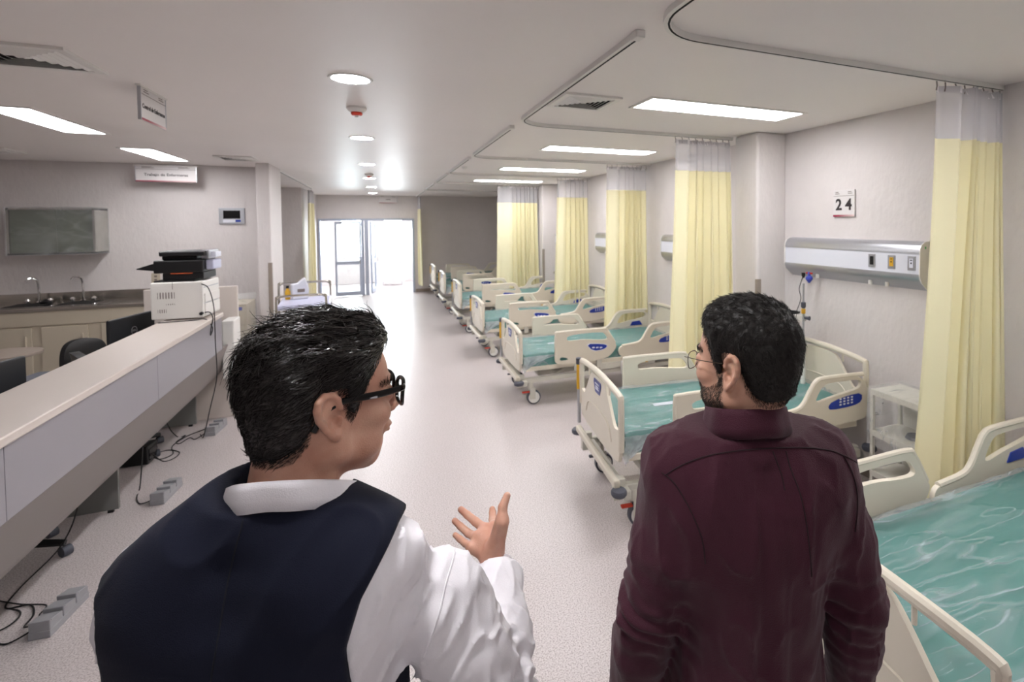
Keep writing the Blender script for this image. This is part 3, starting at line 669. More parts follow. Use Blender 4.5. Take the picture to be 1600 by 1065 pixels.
# ---------------- nurse station
def station():
    t = E('reception_counter', (-1.36, 4.3, 0), 0, 'long cream topped nurse station counter with grey front panels', 'counter')
    y0, y1 = -3.1, 1.98   # local y extents (-> world 1.2 .. 6.38)
    MB().box(-.355, .012, y0, 1.62, 1.092, 1.132).build('counter_top', M_counter, t, bevel=.006)
    for a, b in ((y0, -1.5), (-1.5, .05), (.05, 1.6)):
        box('front_panel', M_fascia, -.02, -.001, a + .002, b - .002, .79, 1.092, t, bevel=.001)
    MB().prism([(0, .79), (-.018, .79), (-.14, .47), (-.12, .47), (-.10, .505)], [], y1 - y0 - .02, lambda u, w, d: (u, (y0 + y1) / 2 + d, w)).build('slanted_skirt', M_fascia2, t)
    box('inner_support', M_ped, -.30, -.28, y0, y1, .74, 1.092, t)
    box('desk_top', M_counter, -1.05, -.30, y0, y1, .72, .745, t, bevel=.003)
    for yy in (-1.55, .25, 1.9):
        p = box('pedestal', M_ped, -.66, -.30, yy - .0, yy + .025, .02, .74, t)
        box('pedestal_foot', M_black, -.36, -.33, yy + .002, yy + .022, 0, .02, p)
    box('pedestal', M_ped, -1.0, -.12, 2.29, 2.31, .02, .72, t)
    # white end wall behind the printer
    MB().box(-.72, .03, 2.06, 2.11, 0.0, 1.33).build('end_panel', M_counter, t, bevel=.006)
    MB().box(-.05, .05, 1.8, 2.06, 0.45, 1.02).build('end_box', M_white, t, bevel=.01)
station()

def multifunction_printer():
    t = E('printer', (-1.585, 5.78, 1.132), math.radians(-4), 'white office printer with paper trays, standing on the far end of the counter', 'printer')
    w, d, h = .185, .2, .33
    MB().box(-w, w, -d, d, .012, h).build('body', M_white, t, bevel=.012, seg=3)
    for z0, z1 in ((.03, .13), (.14, .22)): MB().box(w, w + .012, -d + .03, d - .03, z0, z1).build('paper_tray', M_white, t, bevel=.004)
    def grille(x0, x1, z0, z1, n):
        f = box('vent_plate', M_ink2, x0, x1, -d - .001, -d + .001, z0, z1, t)
        for k in range(n):
            x = x0 + (x1 - x0) * (k + .5) / n; box('vent_bar', M_white, x - (x1 - x0) / n * .28, x + (x1 - x0) / n * .28, -d - .003, -d, z0, z1, f)
    grille(-w + .05, -w + .17, .19, .245, 6); grille(-w + .05, -w + .11, .07, .1, 4); grille(-w + .11, -w + .17, .135, .147, 4)
    for z in (.27, .2, .13): box('side_groove', M_alu, w - .004, w + .002, -d + .03, d - .03, z, z + .008, t)
    box('panel_gap', M_ink2, -w + .155, -w + .158, -d - .001, -d + .001, h - .06, h, t)
    MB().box(-w + .02, w - .06, -d + .02, d - .02, h, h + .012).build('output_recess', M_black, t)
    MB().cyl((w - .01, -d - .008, .05), .014, .03, 10, 'y').build('power_inlet', M_black, t)
    # black document scanner / inkjet sitting on the printer
    s = E('inkjet_printer', (-1.56, 5.78, 1.132 + .345), math.radians(-4), 'black inkjet printer with a document feeder, stacked on the white printer', 'printer')
    MB().box(-.14, .155, -.15, .15, 0, .06).build('base', M_black, s, bevel=.006)
    MB().box(-.2, .155, -.16, .16, .06, .17).build('body', M_black, s, bevel=.01)
    box('orange_strip', M_orange, -.08, .08, -.1615, -.16, .052, .06, s)
    MB().prism([(-.2, .075), (-.34, .095), (-.34, .102), (-.2, .15)], [], .2, lambda u, w_, dd: (u, dd, w_)).build('output_tray', M_black, s, bevel=.002)
    MB().box(-.15, .1, -.13, .13, .17, .215).build('feeder', M_blackg, s, bevel=.012)
    MB().box(-.16, .17, -.16, .16, .205, .25).build('lid', M_black, s, bevel=.01)
    box('lid_edge', M_alu, -.15, .17, -.163, -.158, .238, .247, s)
    MB().box(.13, .19, -.12, .12, .175, .255).build('grey_end', M_alu, s, bevel=.008)
    MB().box(.19, .225, -.07, .06, .19, .235).build('paper_sheet', M_prt, s)
    MB().box(.155, .215, -.1, .1, .08, .165).build('wrapped_label', M_lilac, s, bevel=.01)
multifunction_printer()
cb = catmull([(-1.40, 5.56, 1.19), (-1.36, 5.54, 1.19), (-1.335, 5.52, 1.14), (-1.345, 5.5, 1.06), (-1.345, 5.48, 1.0), (-1.34, 5.52, 1.06), (-1.38, 5.50, 1.137), (-1.46, 5.5, 1.137), (-1.66, 5.48, 1.137), (-1.7, 5.47, 1.137)], 8)
T(MB().tube(cb, .0045, 6).build('printer_cable', M_black, smooth=True), 'black power cable looping over the counter end from the white printer', 'cable')
cb = catmull([(-1.42, 5.565, 1.44), (-1.37, 5.56, 1.40), (-1.335, 5.55, 1.25), (-1.325, 5.53, 1.05), (-1.33, 5.55, .9), (-1.34, 5.6, .6), (-1.42, 5.7, .3), (-1.5, 5.8, .02), (-1.55, 5.9, .01)], 8)
T(MB().tube(cb, .004, 6).build('printer_cable', M_black, smooth=True), 'black cable falling down the counter front from the inkjet printer', 'cable')

def monitor(loc, rz, label, stand=True):
    t = E('monitor', loc, rz, label, 'monitor', 'black computer monitors on the station desk')
    # back faces +x towards the corridor
    MB().box(-.02, .012, -.26, .26, .12, .46).build('housing', M_mon, t, bevel=.01, seg=3)
    MB().box(-.024, -.02, -.25, .25, .13, .45).build('screen', M_blackg, t)
    ring = [(0.0135, .033 * math.cos(a), .33 + .033 * math.sin(a)) for a in np.linspace(0, 2 * PI, 25)]
    MB().tube(ring, .0022, 5, caps=False).build('logo_ring', M_alu, t)
    text('DELL', .022, M_alu, t, (.0138, 0, .33), (PI / 2, 0, PI / 2), 'logo_letters', bold=.0008)
    MB().box(.0, .03, -.03, .03, 0.01, .25).build('stand_neck', M_mon, t, bevel=.004)
    MB().box(-.09, .1, -.12, .12, 0, .012).build('stand_foot', M_mon, t, bevel=.004)
monitor((-1.95, 3.84, .745), math.radians(-14), 'near black monitor back with round silver logo, at the left edge over the counter')
monitor((-1.93, 5.66, .73), math.radians(-14), 'far black monitor back with round silver logo, left of the white printer')
for (x, y, l) in ((-2.05, 4.62, 'flat black device with grey lid on the desk, beside the near monitor'), (-2.0, 6.15, 'small black device on the desk, between the far monitor and the white end panel')):
    t = E('desk_device', (x, y, .745), math.radians(-10), l, 'desk device')
    MB().box(-.12, .12, -.16, .16, 0, .19).build('body', M_black, t, bevel=.008)
    MB().box(-.125, .125, -.165, .165, .19, .212).build('lid', M_dgrey, t, bevel=.006)
    MB().box(.1, .126, .12, .15, .11, .18).build('side_label', M_alu, t)

def office_chair(x, y, rz, label, sc=1):
    t = E('office_chair', (x, y, 0), rz, label, 'chair', 'black office chairs behind the counter'); t.scale = (sc,) * 3
    out = chaikin([(-.2, 0), (-.23, .2), (-.2, .36), (-.1, .42), (.1, .42), (.2, .36), (.23, .2), (.2, 0)], 2)
    MB().prism(out, [], .06, lambda u, w, d: (d - .25 + .05 * (u / .23) ** 2, u, w + .52)).build('backrest', M_black, t, bevel=.018, smooth=True)
    MB().prism(chaikin([(-.24, -.22), (.24, -.24), (.24, .24), (-.24, .22)], 2), [], .08, lambda u, w, d: (u, w, .46 + d)).build('seat', M_black, t, bevel=.02, smooth=True)
    MB().tube([(-.2, 0, .42), (-.28, 0, .45), (-.29, 0, .75)], .018, 8).build('back_support', M_black, t, smooth=True)
    MB().cyl((0, 0, .27), .027, .36, 14).build('gas_lift', M_black, t, smooth=True)
    for k in range(5):
        a = 2 * PI * k / 5 + .3; c, s = math.cos(a), math.sin(a)
        l_ = MB().tube([(0, 0, .115), (.15 * c, .15 * s, .105), (.29 * c, .29 * s, .08)], [.03, .024, .018], 8).build('base_leg', M_black, t, smooth=True)
        MB().cyl((.29 * c, .29 * s, .032), .03, .045, 14, 'x').build('caster', M_dgrey, l_, smooth=True)
office_chair(-2.02, 4.08, .9, 'black office chair under the near part of the counter, only its star base showing')
office_chair(-2.02, 5.62, .55, 'black office chair under the far part of the counter, base by the cables')
office_chair(-2.50, 6.62, -.5, 'black office chair with rounded backrest showing above the counter', .9)
office_chair(-2.0, 3.3, 2.2, 'black office chair at the left edge, one caster showing below the counter')

# floor socket boxes with cables
def socket_box(x, y, rz, label):
    t = E('floor_socket_box', (x, y, 0), rz, label, 'socket box', 'grey stepped socket boxes on the floor')
    L3 = .14
    MB().box(-.04, .045, -L3, L3, 0, .035).build('base', M_grstrip, t, bevel=.003)
    for k in range(3):
        a = -L3 + k * 2 * L3 / 3; b = a + 2 * L3 / 3
        MB().prism([(a + .004, .03), (b - .002, .03), (b - .002, .068), (a + .002, .085)], [], .082, lambda u, w, d: (d + .002, u, w)).build('socket_module', M_grstrip, t, bevel=.004)
        box('groove', M_alu, -.0405, .0455, a + .012, a + .015, .078, .0825, t)
        if k != 1: MB().box(-.042, -.038, a + .03, b - .03, .03, .055).build('socket', M_white, t)
socket_box(-1.49, 3.42, -.12, 'nearest grey stepped socket box on the floor, at lower left')
socket_box(-1.44, 4.68, -.1, 'second grey stepped socket box on the floor, by the grey pedestal')
socket_box(-1.45, 5.98, -.12, 'farthest grey socket box on the floor, by the tangle of cables')
def cable(pts, label, r=.004):
    T(MB().tube(catmull(pts, 6), r, 6).build('floor_cable', M_black, smooth=True), label, 'cable')
cable([(-1.53, 3.36, .04), (-1.6, 3.38, .02), (-1.62, 3.5, .006), (-1.68, 3.6, .006), (-1.78, 3.62, .006), (-1.8, 3.8, .01), (-1.72, 4.0, .1), (-1.68, 4.1, .3), (-1.67, 4.15, .7)], 'black cable rising from the nearest socket box to the desk')
cable([(-1.53, 3.34, .03), (-1.62, 3.3, .006), (-1.7, 3.34, .006), (-1.76, 3.28, .006), (-1.78, 3.36, .006), (-1.68, 3.44, .012), (-1.7, 3.56, .006), (-1.86, 3.66, .006), (-1.95, 3.6, .15), (-2.0, 3.6, .5), (-2.0, 3.6, .72)], 'black cable looping on the floor at the lower left corner')
cable([(-1.53, 3.38, .05), (-1.58, 3.46, .02), (-1.6, 3.56, .006), (-1.72, 3.62, .006), (-1.84, 3.7, .006)], 'short black cable behind the nearest socket box', .0035)
cable([(-1.48, 4.58, .03), (-1.56, 4.6, .006), (-1.62, 4.72, .006), (-1.66, 4.9, .02), (-1.67, 5.0, .3), (-1.67, 5.05, .7)], 'thin black cable curving from the second socket box')
cable([(-1.49, 5.92, .03), (-1.56, 5.8, .006), (-1.62, 5.86, .006), (-1.66, 5.74, .006), (-1.7, 5.8, .006), (-1.66, 5.9, .02), (-1.74, 5.95, .006), (-1.8, 5.9, .2), (-1.82, 5.88, .7)], 'tangled black cable beside the farthest socket box')
cable([(-1.49, 5.98, .04), (-1.58, 6.0, .01), (-1.66, 5.9, .006), (-1.7, 5.7, .006), (-1.64, 5.5, .006), (-1.7, 5.42, .006), (-1.76, 5.44, .03), (-1.82, 5.42, .06)], 'black cable running from the farthest socket box to the black box')
cable([(-1.74, 5.40, .06), (-1.66, 5.36, .006), (-1.6, 5.4, .006), (-1.6, 5.52, .006), (-1.7, 5.6, .01), (-1.76, 5.5, .03)], 'black cable loop lying in front of the black box')
t = E('power_supply_box', (-1.85, 5.42, 0), -.08, 'black battery box standing on the floor under the counter', 'battery box')
MB().box(-.16, .1, -.07, .1, .004, .15).build('case', M_black, t, bevel=.008); MB().box(.1, .104, -.05, .08, .03, .12).build('socket_face', M_blackg, t)
MB().box(-.06, .06, -.04, .06, .15, .165).build('top_grip', M_black, t, bevel=.004)

# sink counter along the station wall
def sinks():
    t = E('sink_counter', (-3.4, 7.9, 0), 0, 'long beige sink cabinet with steel worktop along the back wall', 'cabinet')
    x0, x1 = -2.2, 1.1
    MB().box(x0, x1, .03, .61, .1, .99).build('carcass', M_beige, t)
    box('plinth', M_taupe, x0, x1, .09, .6, 0, .1, t)
    MB().box(x0, x1 + .02, 0, .62, .99, 1.03).build('worktop', M_steel, t, bevel=.006)
    box('backsplash', M_steel, x0, x1, .60, .62, 1.03, 1.14, t)
    box('top_rail_panel', M_beige, x0, x1, .012, .03, .83, .985, t, bevel=.002)
    dx = [(-1.3, -.78), (-.7, -.18), (-.1, .3), (.42, .98), (-1.9, -1.38)]
    for a, b in dx:
        d_ = box('door', M_beige, a, b, .01, .03, .13, .81, t, bevel=.003)
        MB().box(b - .05, b - .04, -.01, .012, .6, .72).build('door_handle', M_beige, d_, bevel=.002)
    MB().box(-.55, .42, .1, .52, 1.031, 1.036).build('sink_rim', M_chrome, t, bevel=.002)
    for xx in (-.36, .1):
        MB().box(xx - .13, xx + .19, .14, .48, 1.0, 1.0375).build('sink_bowl', M_dark, t)
    for xx in (-.32, .08):
        f = MB().tube(catmull([(xx, .5, 1.03), (xx, .5, 1.2), (xx - .005, .49, 1.30), (xx - .03, .47, 1.335), (xx - .06, .44, 1.33), (xx - .075, .42, 1.30)], 5), .012, 8).build('faucet', M_chrome, t, smooth=True)
        MB().lathe([(.03, 0), (.03, .015), (.012, .03)], (xx, .5, 1.03), 14).build('faucet_base', M_chrome, f, smooth=True)
        for s_ in (-.1, .1):
            MB().lathe([(.018, 0), (.018, .03), (.028, .035), (.02, .055), (0, .06)], (xx + s_, .5, 1.03), 12).build('tap_handle', M_chrome, f, smooth=True)
sinks()
t = E('soap_dish', (-3.62, 8.3, 1.037), 0, 'small dark dish with a black handle between the two faucets', 'dish')
MB().lathe([(0, 0), (.05, 0), (.06, .02), (.03, .035), (.012, .05), (0, .052)], n=16).build('body', M_black, t, smooth=True)
# wall cabinet wrapped in film
t = E('wall_cabinet', (-3.49, 8.18, 1.89), 0, 'grey steel wall cabinet with glass doors under crumpled plastic, above the sinks', 'cabinet')
a, b, h = .385, .34, .27
MB().box(-a, a, 0, .02, -h, -h + .02).box(-a, a, 0, b, h - .02, h).box(-a, a, 0, b, -h, -h + .02).box(-a, -a + .02, 0, b, -h, h).box(a - .02, a, 0, b, -h, h).box(-a, a, b - .01, b, -h, h).build('case', M_steel, t)
MG = mat('cabinet_inside_green', (74, 80, 62), .35)
for x0, x1, yy in ((-a + .02, .03, .03), (-.03, a - .02, .05)):
    box('sliding_door', MG, x0, x1, yy, yy + .008, -h + .02, h - .02, t)
wrap_box(-a - .01, a + .01, -.012, b - .01, -h - .01, h + .01, 16, 5, .012).build('plastic_wrap', M_film2, t, smooth=True, angle=80)
# control display on the wall
t = E('wall_display', (-1.81, YS - .012, 2.07), 0, 'small grey wall control unit with a dark screen', 'display')
MB().box(-.145, .145, -.012, .012, -.11, .11).build('frame', M_alu, t, bevel=.004)
box('screen', M_blackg, -.095, .095, -.0145, -.012, -.035, .075, t); box('label_strip', M_panelw, -.1, .1, -.0145, -.012, -.085, -.045, t); box('blue_label', M_blue, .04, .1, -.0155, -.0145, -.08, -.05, t)
t = E('wall_socket', (-2.65, YS - .005, 1.27), 0, 'cream wall socket plate above the sink backsplash', 'socket')
MB().box(-.045, .045, -.004, .005, -.065, .065).build('plate', M_beige, t, bevel=.003); box('socket_hole', M_ink2, -.015, .015, -.006, -.004, .01, .035, t); box('socket_hole', M_ink2, -.015, .015, -.006, -.004, -.035, -.01, t)
# wrapped filing cabinet between counter and pilaster
t = E('filing_cabinet', (-1.66, 7.7, 0), 0, 'beige drawer cabinet wrapped in plastic, left of the white pilaster', 'cabinet')
MB().box(-.21, .19, -.25, .25, 0.02, 1.0).build('case', M_beige, t, bevel=.004)
for k in range(4): 
    d_ = box('drawer', M_beige, -.2, .18, -.265, -.25, .05 + k * .235, .27 + k * .235, t, bevel=.003); box('handle', M_alu, -.06, .04, -.28, -.265, .2 + k * .235, .215 + k * .235, d_)
box('blue_label', M_blue, .08, .15, -.2665, -.265, .93, .97, t)
wrap_box(-.22, .2, -.285, .26, .05, 1.08, 12, 7, .012).build('plastic_wrap', M_film2, t, smooth=True, angle=80)
# beige rounded side table and white bag at the left edge
t = E('side_table', (-3.42, 6.75, 0), 0, 'round edged beige table at the left edge, in front of the sink cabinet', 'table')
MB().prism(chaikin([(-.5, -.3), (.25, -.3), (.42, -.12), (.42, .12), (.25, .3), (-.5, .3)], 2), [], .03, lambda u, w, d: (u, w, .74 + d)).build('table_top', M_taupe, t, bevel=.006)
for y in (-.2, .2): MB().tube([(-.1, y, .72), (-.1, y, .0)], .02, 8).build('leg', M_alu, t, smooth=True)
t = E('hanging_towel', (-3.98, 7.2, 1.12), 0, 'white cloth hanging at the far left edge, beside the sinks', 'cloth')
m_ = MB(); v = []; f = []
for j in range(12):
    for i in range(15):
        u = i / 14 - .5; z = -j * .055; w_ = .22 * (1 - .5 * (j / 11) ** 2); v.append((u * w_ * 2 - .02, .03 * math.sin(u * 16 + j * .3), z + .3))
for j in range(11):
    for i in range(14): f.append((j * 15 + i, j * 15 + i + 1, (j + 1) * 15 + i + 1, (j + 1) * 15 + i))
m_.add(v, f).build('cloth', M_net2 if 0 else M_white2, t, smooth=True, angle=80)
MB().tube([(.0, 0, -1.12), (.0, 0, .3)], .012, 8).tube([(-.22, 0, .3), (.2, 0, .3)], .01, 8).lathe([(0, 0), (.16, 0), (.16, .02), (0, .03)], (0, 0, -1.12), 18).build('stand', M_chrome, t, smooth=True)

# steel trolley between the pilaster and the corridor
t = E('stretcher_trolley', (-.86, 7.35, 0), math.radians(4), 'steel trolley with bent tube ends and a pale lilac mattress', 'trolley')
def hoop(y, w, z0, z1): return catmull([(-w, y, z0), (-w, y, z1 - .08), (-w + .02, y, z1 - .02), (-w + .08, y, z1), (w - .08, y, z1), (w - .02, y, z1 - .02), (w, y, z1 - .08), (w, y, z0)], 4)
MB().tube(hoop(-.42, .25, .12, 1.13), .013, 8).build('near_hoop', M_steel, t, smooth=True)
MB().tube(hoop(.42, .29, .12, 1.2), .013, 8).build('far_hoop', M_steel, t, smooth=True)
MB().box(-.27, .27, -.42, .42, .66, .7).build('deck', M_steel, t, bevel=.004); MB().box(-.25, .3, -.38, .38, .96, 1.02).build('mattress', M_lilac, t, bevel=.02, seg=3)
MB().box(-.2, .0, -.3, .3, .7, .95).build('side_bin', M_taupe, t, bevel=.01); MB().box(.02, .26, -.3, .3, .7, .95).build('beige_drawer', M_beige, t, bevel=.01)
MB().tube([(-.26, -.4, .9), (.26, -.4, .9)], .01, 8).tube([(-.26, -.4, .8), (.0, -.4, .82)], .01, 8).build('cross_bar', M_steel, t, smooth=True)
for x in (-.25, .25):
    for y in (-.4, .4): MB().cyl((x, y, .06), .06, .035, 16, 'y').build('caster', M_dgrey, t, smooth=True)
MB().box(-.26, .26, -.42, .42, .2, .23).build('lower_shelf', M_steel, t)
t = E('paper_bag', (-.92, 7.5, 1.02), .3, 'crumpled white and grey bag standing on the trolley', 'bag')
MB().prism([(-.08, 0), (.09, 0), (.1, .13), (.06, .27), (-.02, .2), (-.09, .19)], [], .1, lambda u, w, d: (u, d, w)).build('bag_body', M_panelw, t, bevel=.015, seg=3)
box('bag_print', M_ink2, -.03, .05, -.052, -.05, .09, .13, t)
t = E('spray_bottle', (-1.05, 7.52, 1.02), 0, 'small yellow bottle with a dark cap beside the bag on the trolley', 'bottle')
MB().lathe([(0, 0), (.028, 0), (.03, .02), (.03, .1), (.014, .13), (.014, .14)], n=16).build('bottle_body', M_yel, t, smooth=True); MB().lathe([(.017, .14), (.017, .17), (0, .172)], n=12).build('cap', M_black, t, smooth=True)
# draped table in the vestibule
t = E('draped_table', (.38, 18.1, 0), 0, 'small table under a white cloth in the bright room beyond the glass doors', 'table')
m_ = MB(); v = []; f = []; n_ = 48
for j in range(8):
    q = j / 7
    for i in range(n_):
        a = 2 * PI * i / n_; c, s = math.cos(a), math.sin(a); k = max(abs(c), abs(s)); w_ = (.24 + .1 * q) * (1 + .05 * q * math.sin(9 * a))
        v.append((c / k ** .85 * w_, s / k ** .85 * w_ * .8, .76 - .64 * q))
f.append(tuple(range(n_)))
for j in range(7):
    for i in range(n_): f.append((j * n_ + i, j * n_ + (i + 1) % n_, (j + 1) * n_ + (i + 1) % n_, (j + 1) * n_ + i))
m_.add(v, f).build('drape', M_white2, t, smooth=True, angle=50)
MB().box(-.3, .3, -.22, .22, .765, .785).build('table_top', M_white, t, bevel=.004)
for x in (-.24, .24):
    for y in (-.17, .17): MB().tube([(x, y, .76), (x * 1.2, y, 0)], .012, 8).build('leg', M_alu, t, smooth=True)

# ================================================================== people (implicit surfaces, meshed with surface nets)
f32 = np.float32
def vnoise(P, sc, seed=0):
    """smooth value noise in [-1,1]; P (...,3)"""
    q = P * sc; i = np.floor(q).astype(np.int64); f = (q - i).astype(f32); f = f * f * (3 - 2 * f)
    def h(a, b, c):
        n = (a * 374761393 + b * 668265263 + c * 2147483647 + seed * 974634777) & 0xffffffff
        n = ((n ^ (n >> 13)) * 1274126177) & 0xffffffff
        return ((n ^ (n >> 16)) & 0xffff).astype(f32) / 32767.5 - 1
    x, y, z = i[..., 0], i[..., 1], i[..., 2]; fx, fy, fz = f[..., 0], f[..., 1], f[..., 2]
    L_ = lambda a, b, t: a + (b - a) * t
    return L_(L_(L_(h(x, y, z), h(x + 1, y, z), fx), L_(h(x, y + 1, z), h(x + 1, y + 1, z), fx), fy),
              L_(L_(h(x, y, z + 1), h(x + 1, y, z + 1), fx), L_(h(x, y + 1, z + 1), h(x + 1, y + 1, z + 1), fx), fy), fz)
def A(*p): return np.array(p, f32)
def cone(a, b, ra, rb, sc=(1, 1, 1)):
    """tapered capsule; sc squashes space about the axis"""
    a, b = A(*a), A(*b); S_ = A(*sc)
    def fn(P):
        pa = (P - a) / S_; ba = (b - a) / S_; h = np.clip((pa @ ba) / (ba @ ba), 0, 1)
        return (np.linalg.norm(pa - h[..., None] * ba, axis=-1) - (ra + (rb - ra) * h)) * min(sc)
    r = max(ra, rb); lo = np.minimum(a, b) - r * S_; hi = np.maximum(a, b) + r * S_
    return fn, lo, hi
def ell(c, r, rot=None):
    c, r = A(*c), A(*r); Rm = None if rot is None else np.array(Matrix.Rotation(rot[0], 3, rot[1]), f32)
    def fn(P):
        q = P - c
        if Rm is not None: q = q @ Rm
        k0 = np.linalg.norm(q / r, axis=-1); k1 = np.linalg.norm(q / (r * r), axis=-1) + 1e-6
        return k0 * (k0 - 1) / k1
    m_ = max(r) if rot is not None else r
    return fn, c - m_, c + m_
class Field:
    def __init__(s, xs, ys, zs):
        s.ax = [np.asarray(a, f32) for a in (xs, ys, zs)]; s.F = np.full([len(a) for a in s.ax], .2, f32)
    def sl(s, lo, hi):
        o = []
        for a, l, h in zip(s.ax, lo, hi):
            i = max(0, int(np.searchsorted(a, l)) - 1); j = min(len(a), int(np.searchsorted(a, h)) + 1); o.append(slice(i, max(i, j)))
        return tuple(o)
    def P(s, sl=None):
        a = [x[q] for x, q in zip(s.ax, sl)] if sl else s.ax
        return np.stack(np.meshgrid(*a, indexing='ij'), -1)
    def add(s, prim, k=.01, off=0):
        fn, lo, hi = prim; q = s.sl(lo - k - .02 - off, hi + k + .02 + off)
        if any(a.stop <= a.start for a in q): return s
        d = fn(s.P(q)) - off; c = s.F[q]; h = np.clip(.5 + .5 * (c - d) / k, 0, 1); s.F[q] = c * (1 - h) + d * h - k * h * (1 - h); return s
    def cut(s, prim, k=.004):
        fn, lo, hi = prim; q = s.sl(lo - k - .02, hi + k + .02)
        if any(a.stop <= a.start for a in q): return s
        d = -fn(s.P(q)); c = s.F[q]; h = np.clip(.5 - .5 * (c - d) / k, 0, 1); s.F[q] = c * (1 - h) + d * h + k * h * (1 - h); return s
    def mesh(s):
        F = s.F; ins = F < 0; nx, ny, nz = F.shape
        c = np.zeros((nx - 1, ny - 1, nz - 1), np.int8)
        for a in (0, 1):
            for b in (0, 1):
                for d in (0, 1): c += ins[a:nx - 1 + a, b:ny - 1 + b, d:nz - 1 + d]
        act = (c > 0) & (c < 8); idx = np.full(c.shape, -1, np.int64); I = np.argwhere(act); idx[act] = np.arange(len(I))
        acc = np.zeros((len(I), 3), f32); cnt = np.zeros(len(I), f32)
        X = s.ax
        for a in range(3):
            b, d = [q for q in range(3) if q != a]
            for u in (0, 1):
                for v in (0, 1):
                    o0 = np.zeros(3, int); o0[b] = u; o0[d] = v; o1 = o0.copy(); o1[a] = 1
                    p0 = I + o0; p1 = I + o1; f0 = F[tuple(p0.T)]; f1 = F[tuple(p1.T)]; m_ = (f0 < 0) != (f1 < 0)
                    t = np.where(m_, f0 / np.where(m_, f0 - f1, 1), 0)
                    q0 = np.stack([X[k][p0[:, k]] for k in range(3)], 1); q1 = np.stack([X[k][p1[:, k]] for k in range(3)], 1)
                    acc += np.where(m_[:, None], q0 + (q1 - q0) * t[:, None], 0); cnt += m_
        V = acc / cnt[:, None]; Q = []
        for a in range(3):
            b, d = (a + 1) % 3, (a + 2) % 3
            sl0 = [slice(None)] * 3; sl1 = [slice(None)] * 3; sl0[a] = slice(0, -1); sl1[a] = slice(1, None)
            e = ins[tuple(sl0)] != ins[tuple(sl1)]; K = np.argwhere(e); K = K[(K[:, b] > 0) & (K[:, d] > 0) & (K[:, b] < F.shape[b] - 1) & (K[:, d] < F.shape[d] - 1)]
            if not len(K): continue
            fl = ins[tuple(K.T)]
            def g(u, v): k = K.copy(); k[:, b] -= u; k[:, d] -= v; return idx[tuple(k.T)]
            q = np.stack([g(0, 0), g(1, 0), g(1, 1), g(0, 1)], 1); q[~fl] = q[~fl][:, ::-1]; Q.append(q[(q >= 0).all(1)])
        return V, np.concatenate(Q)
def relax(V, Q, n=1, lam=.5):
    for _ in range(n):
        S_ = np.zeros_like(V); c = np.zeros(len(V), f32)
        for a in range(4):
            for b in ((a + 1) % 4, (a + 3) % 4): np.add.at(S_, Q[:, a], V[Q[:, b]]); np.add.at(c, Q[:, a], 1)
        V = V + lam * (S_ / np.maximum(c, 1)[:, None] - V)
    return V
def npmesh(name, V, Q, m, parent, smooth=True, mats=None, mi=None):
    me = bpy.data.meshes.new(name); V = np.asarray(V, f32)
    if isinstance(Q, np.ndarray) and Q.ndim == 2:
        n = Q.shape[1]; me.vertices.add(len(V)); me.vertices.foreach_set('co', V.ravel()); me.loops.add(Q.size); me.loops.foreach_set('vertex_index', Q.astype(np.int32).ravel())
        me.polygons.add(len(Q)); me.polygons.foreach_set('loop_start', np.arange(0, Q.size, n, dtype=np.int32)); me.update(calc_edges=True); me.validate()
    else: me.from_pydata([tuple(p) for p in V], [], Q)
    for mm in (mats or [m]): me.materials.append(mm)
    if mi is not None: me.polygons.foreach_set('material_index', np.asarray(mi, np.int32))
    if smooth: me.polygons.foreach_set('use_smooth', np.ones(len(me.polygons), bool))
    me.update(); o = bpy.data.objects.new(name, me); COL.objects.link(o); o.parent = parent; return o
def xf(V, M_): M_ = np.array(M_, f32); return V @ M_[:3, :3].T + M_[:3, 3]
def rng_ax(lo, hi, st): return np.arange(lo, hi + st, st)

# ---- skin, hair and cloth
def skin_mat(name, rgb, rgb2):
    m = mat(name, rgb, .48, spec=.4, sss=.12); nt = m.node_tree; N = nt.nodes; L = nt.links; b = N['Principled BSDF']
    tc = N.new('ShaderNodeTexCoord'); n = N.new('ShaderNodeTexNoise'); n.inputs['Scale'].default_value = 22; n.inputs['Detail'].default_value = 5; L.new(tc.outputs['Object'], n.inputs['Vector'])
    r = N.new('ShaderNodeValToRGB'); r.color_ramp.elements[0].position = .35; r.color_ramp.elements[1].position = .68
    r.color_ramp.elements[0].color = (*lin(rgb2), 1); r.color_ramp.elements[1].color = (*lin(rgb), 1); L.new(n.outputs['Fac'], r.inputs[0]); L.new(r.outputs[0], b.inputs['Base Color'])
    n2 = N.new('ShaderNodeTexNoise'); n2.inputs['Scale'].default_value = 420; L.new(tc.outputs['Object'], n2.inputs['Vector'])
    bp = N.new('ShaderNodeBump'); bp.inputs['Strength'].default_value = .22; bp.inputs['Distance'].default_value = .002; L.new(n2.outputs['Fac'], bp.inputs['Height']); L.new(bp.outputs[0], b.inputs['Normal'])
    return m
M_skin1 = skin_mat('skin_tan', (206, 162, 141), (190, 140, 120)); M_skin2 = skin_mat('skin_olive', (206, 164, 142), (190, 144, 122))
M_palm = M_skin1
M_hair1 = mat('hair_black', (24, 20, 18), .2, spec=.8); M_hair2 = mat('hair_dark_brown', (27, 23, 21), .55, spec=.4)
M_beard = mat('beard_grizzled', (84, 73, 66), .7, noise=.6, nscale=160)
M_vest = mat('vest_navy', (19, 22, 38), .8, spec=.2, bump=.25, bscale=700, sheen=.03, noise=.06, nscale=6)
M_shirt1 = mat('shirt_white', (232, 229, 234), .7, spec=.25, bump=.12, bscale=500, sss=0)
M_shirt2 = mat('shirt_burgundy', (62, 22, 38), .72, spec=.3, bump=.3, bscale=520, sheen=.1, noise=.07, nscale=9)
M_shirt2b = mat('shirt_burgundy_seam', (34, 11, 20), .75)
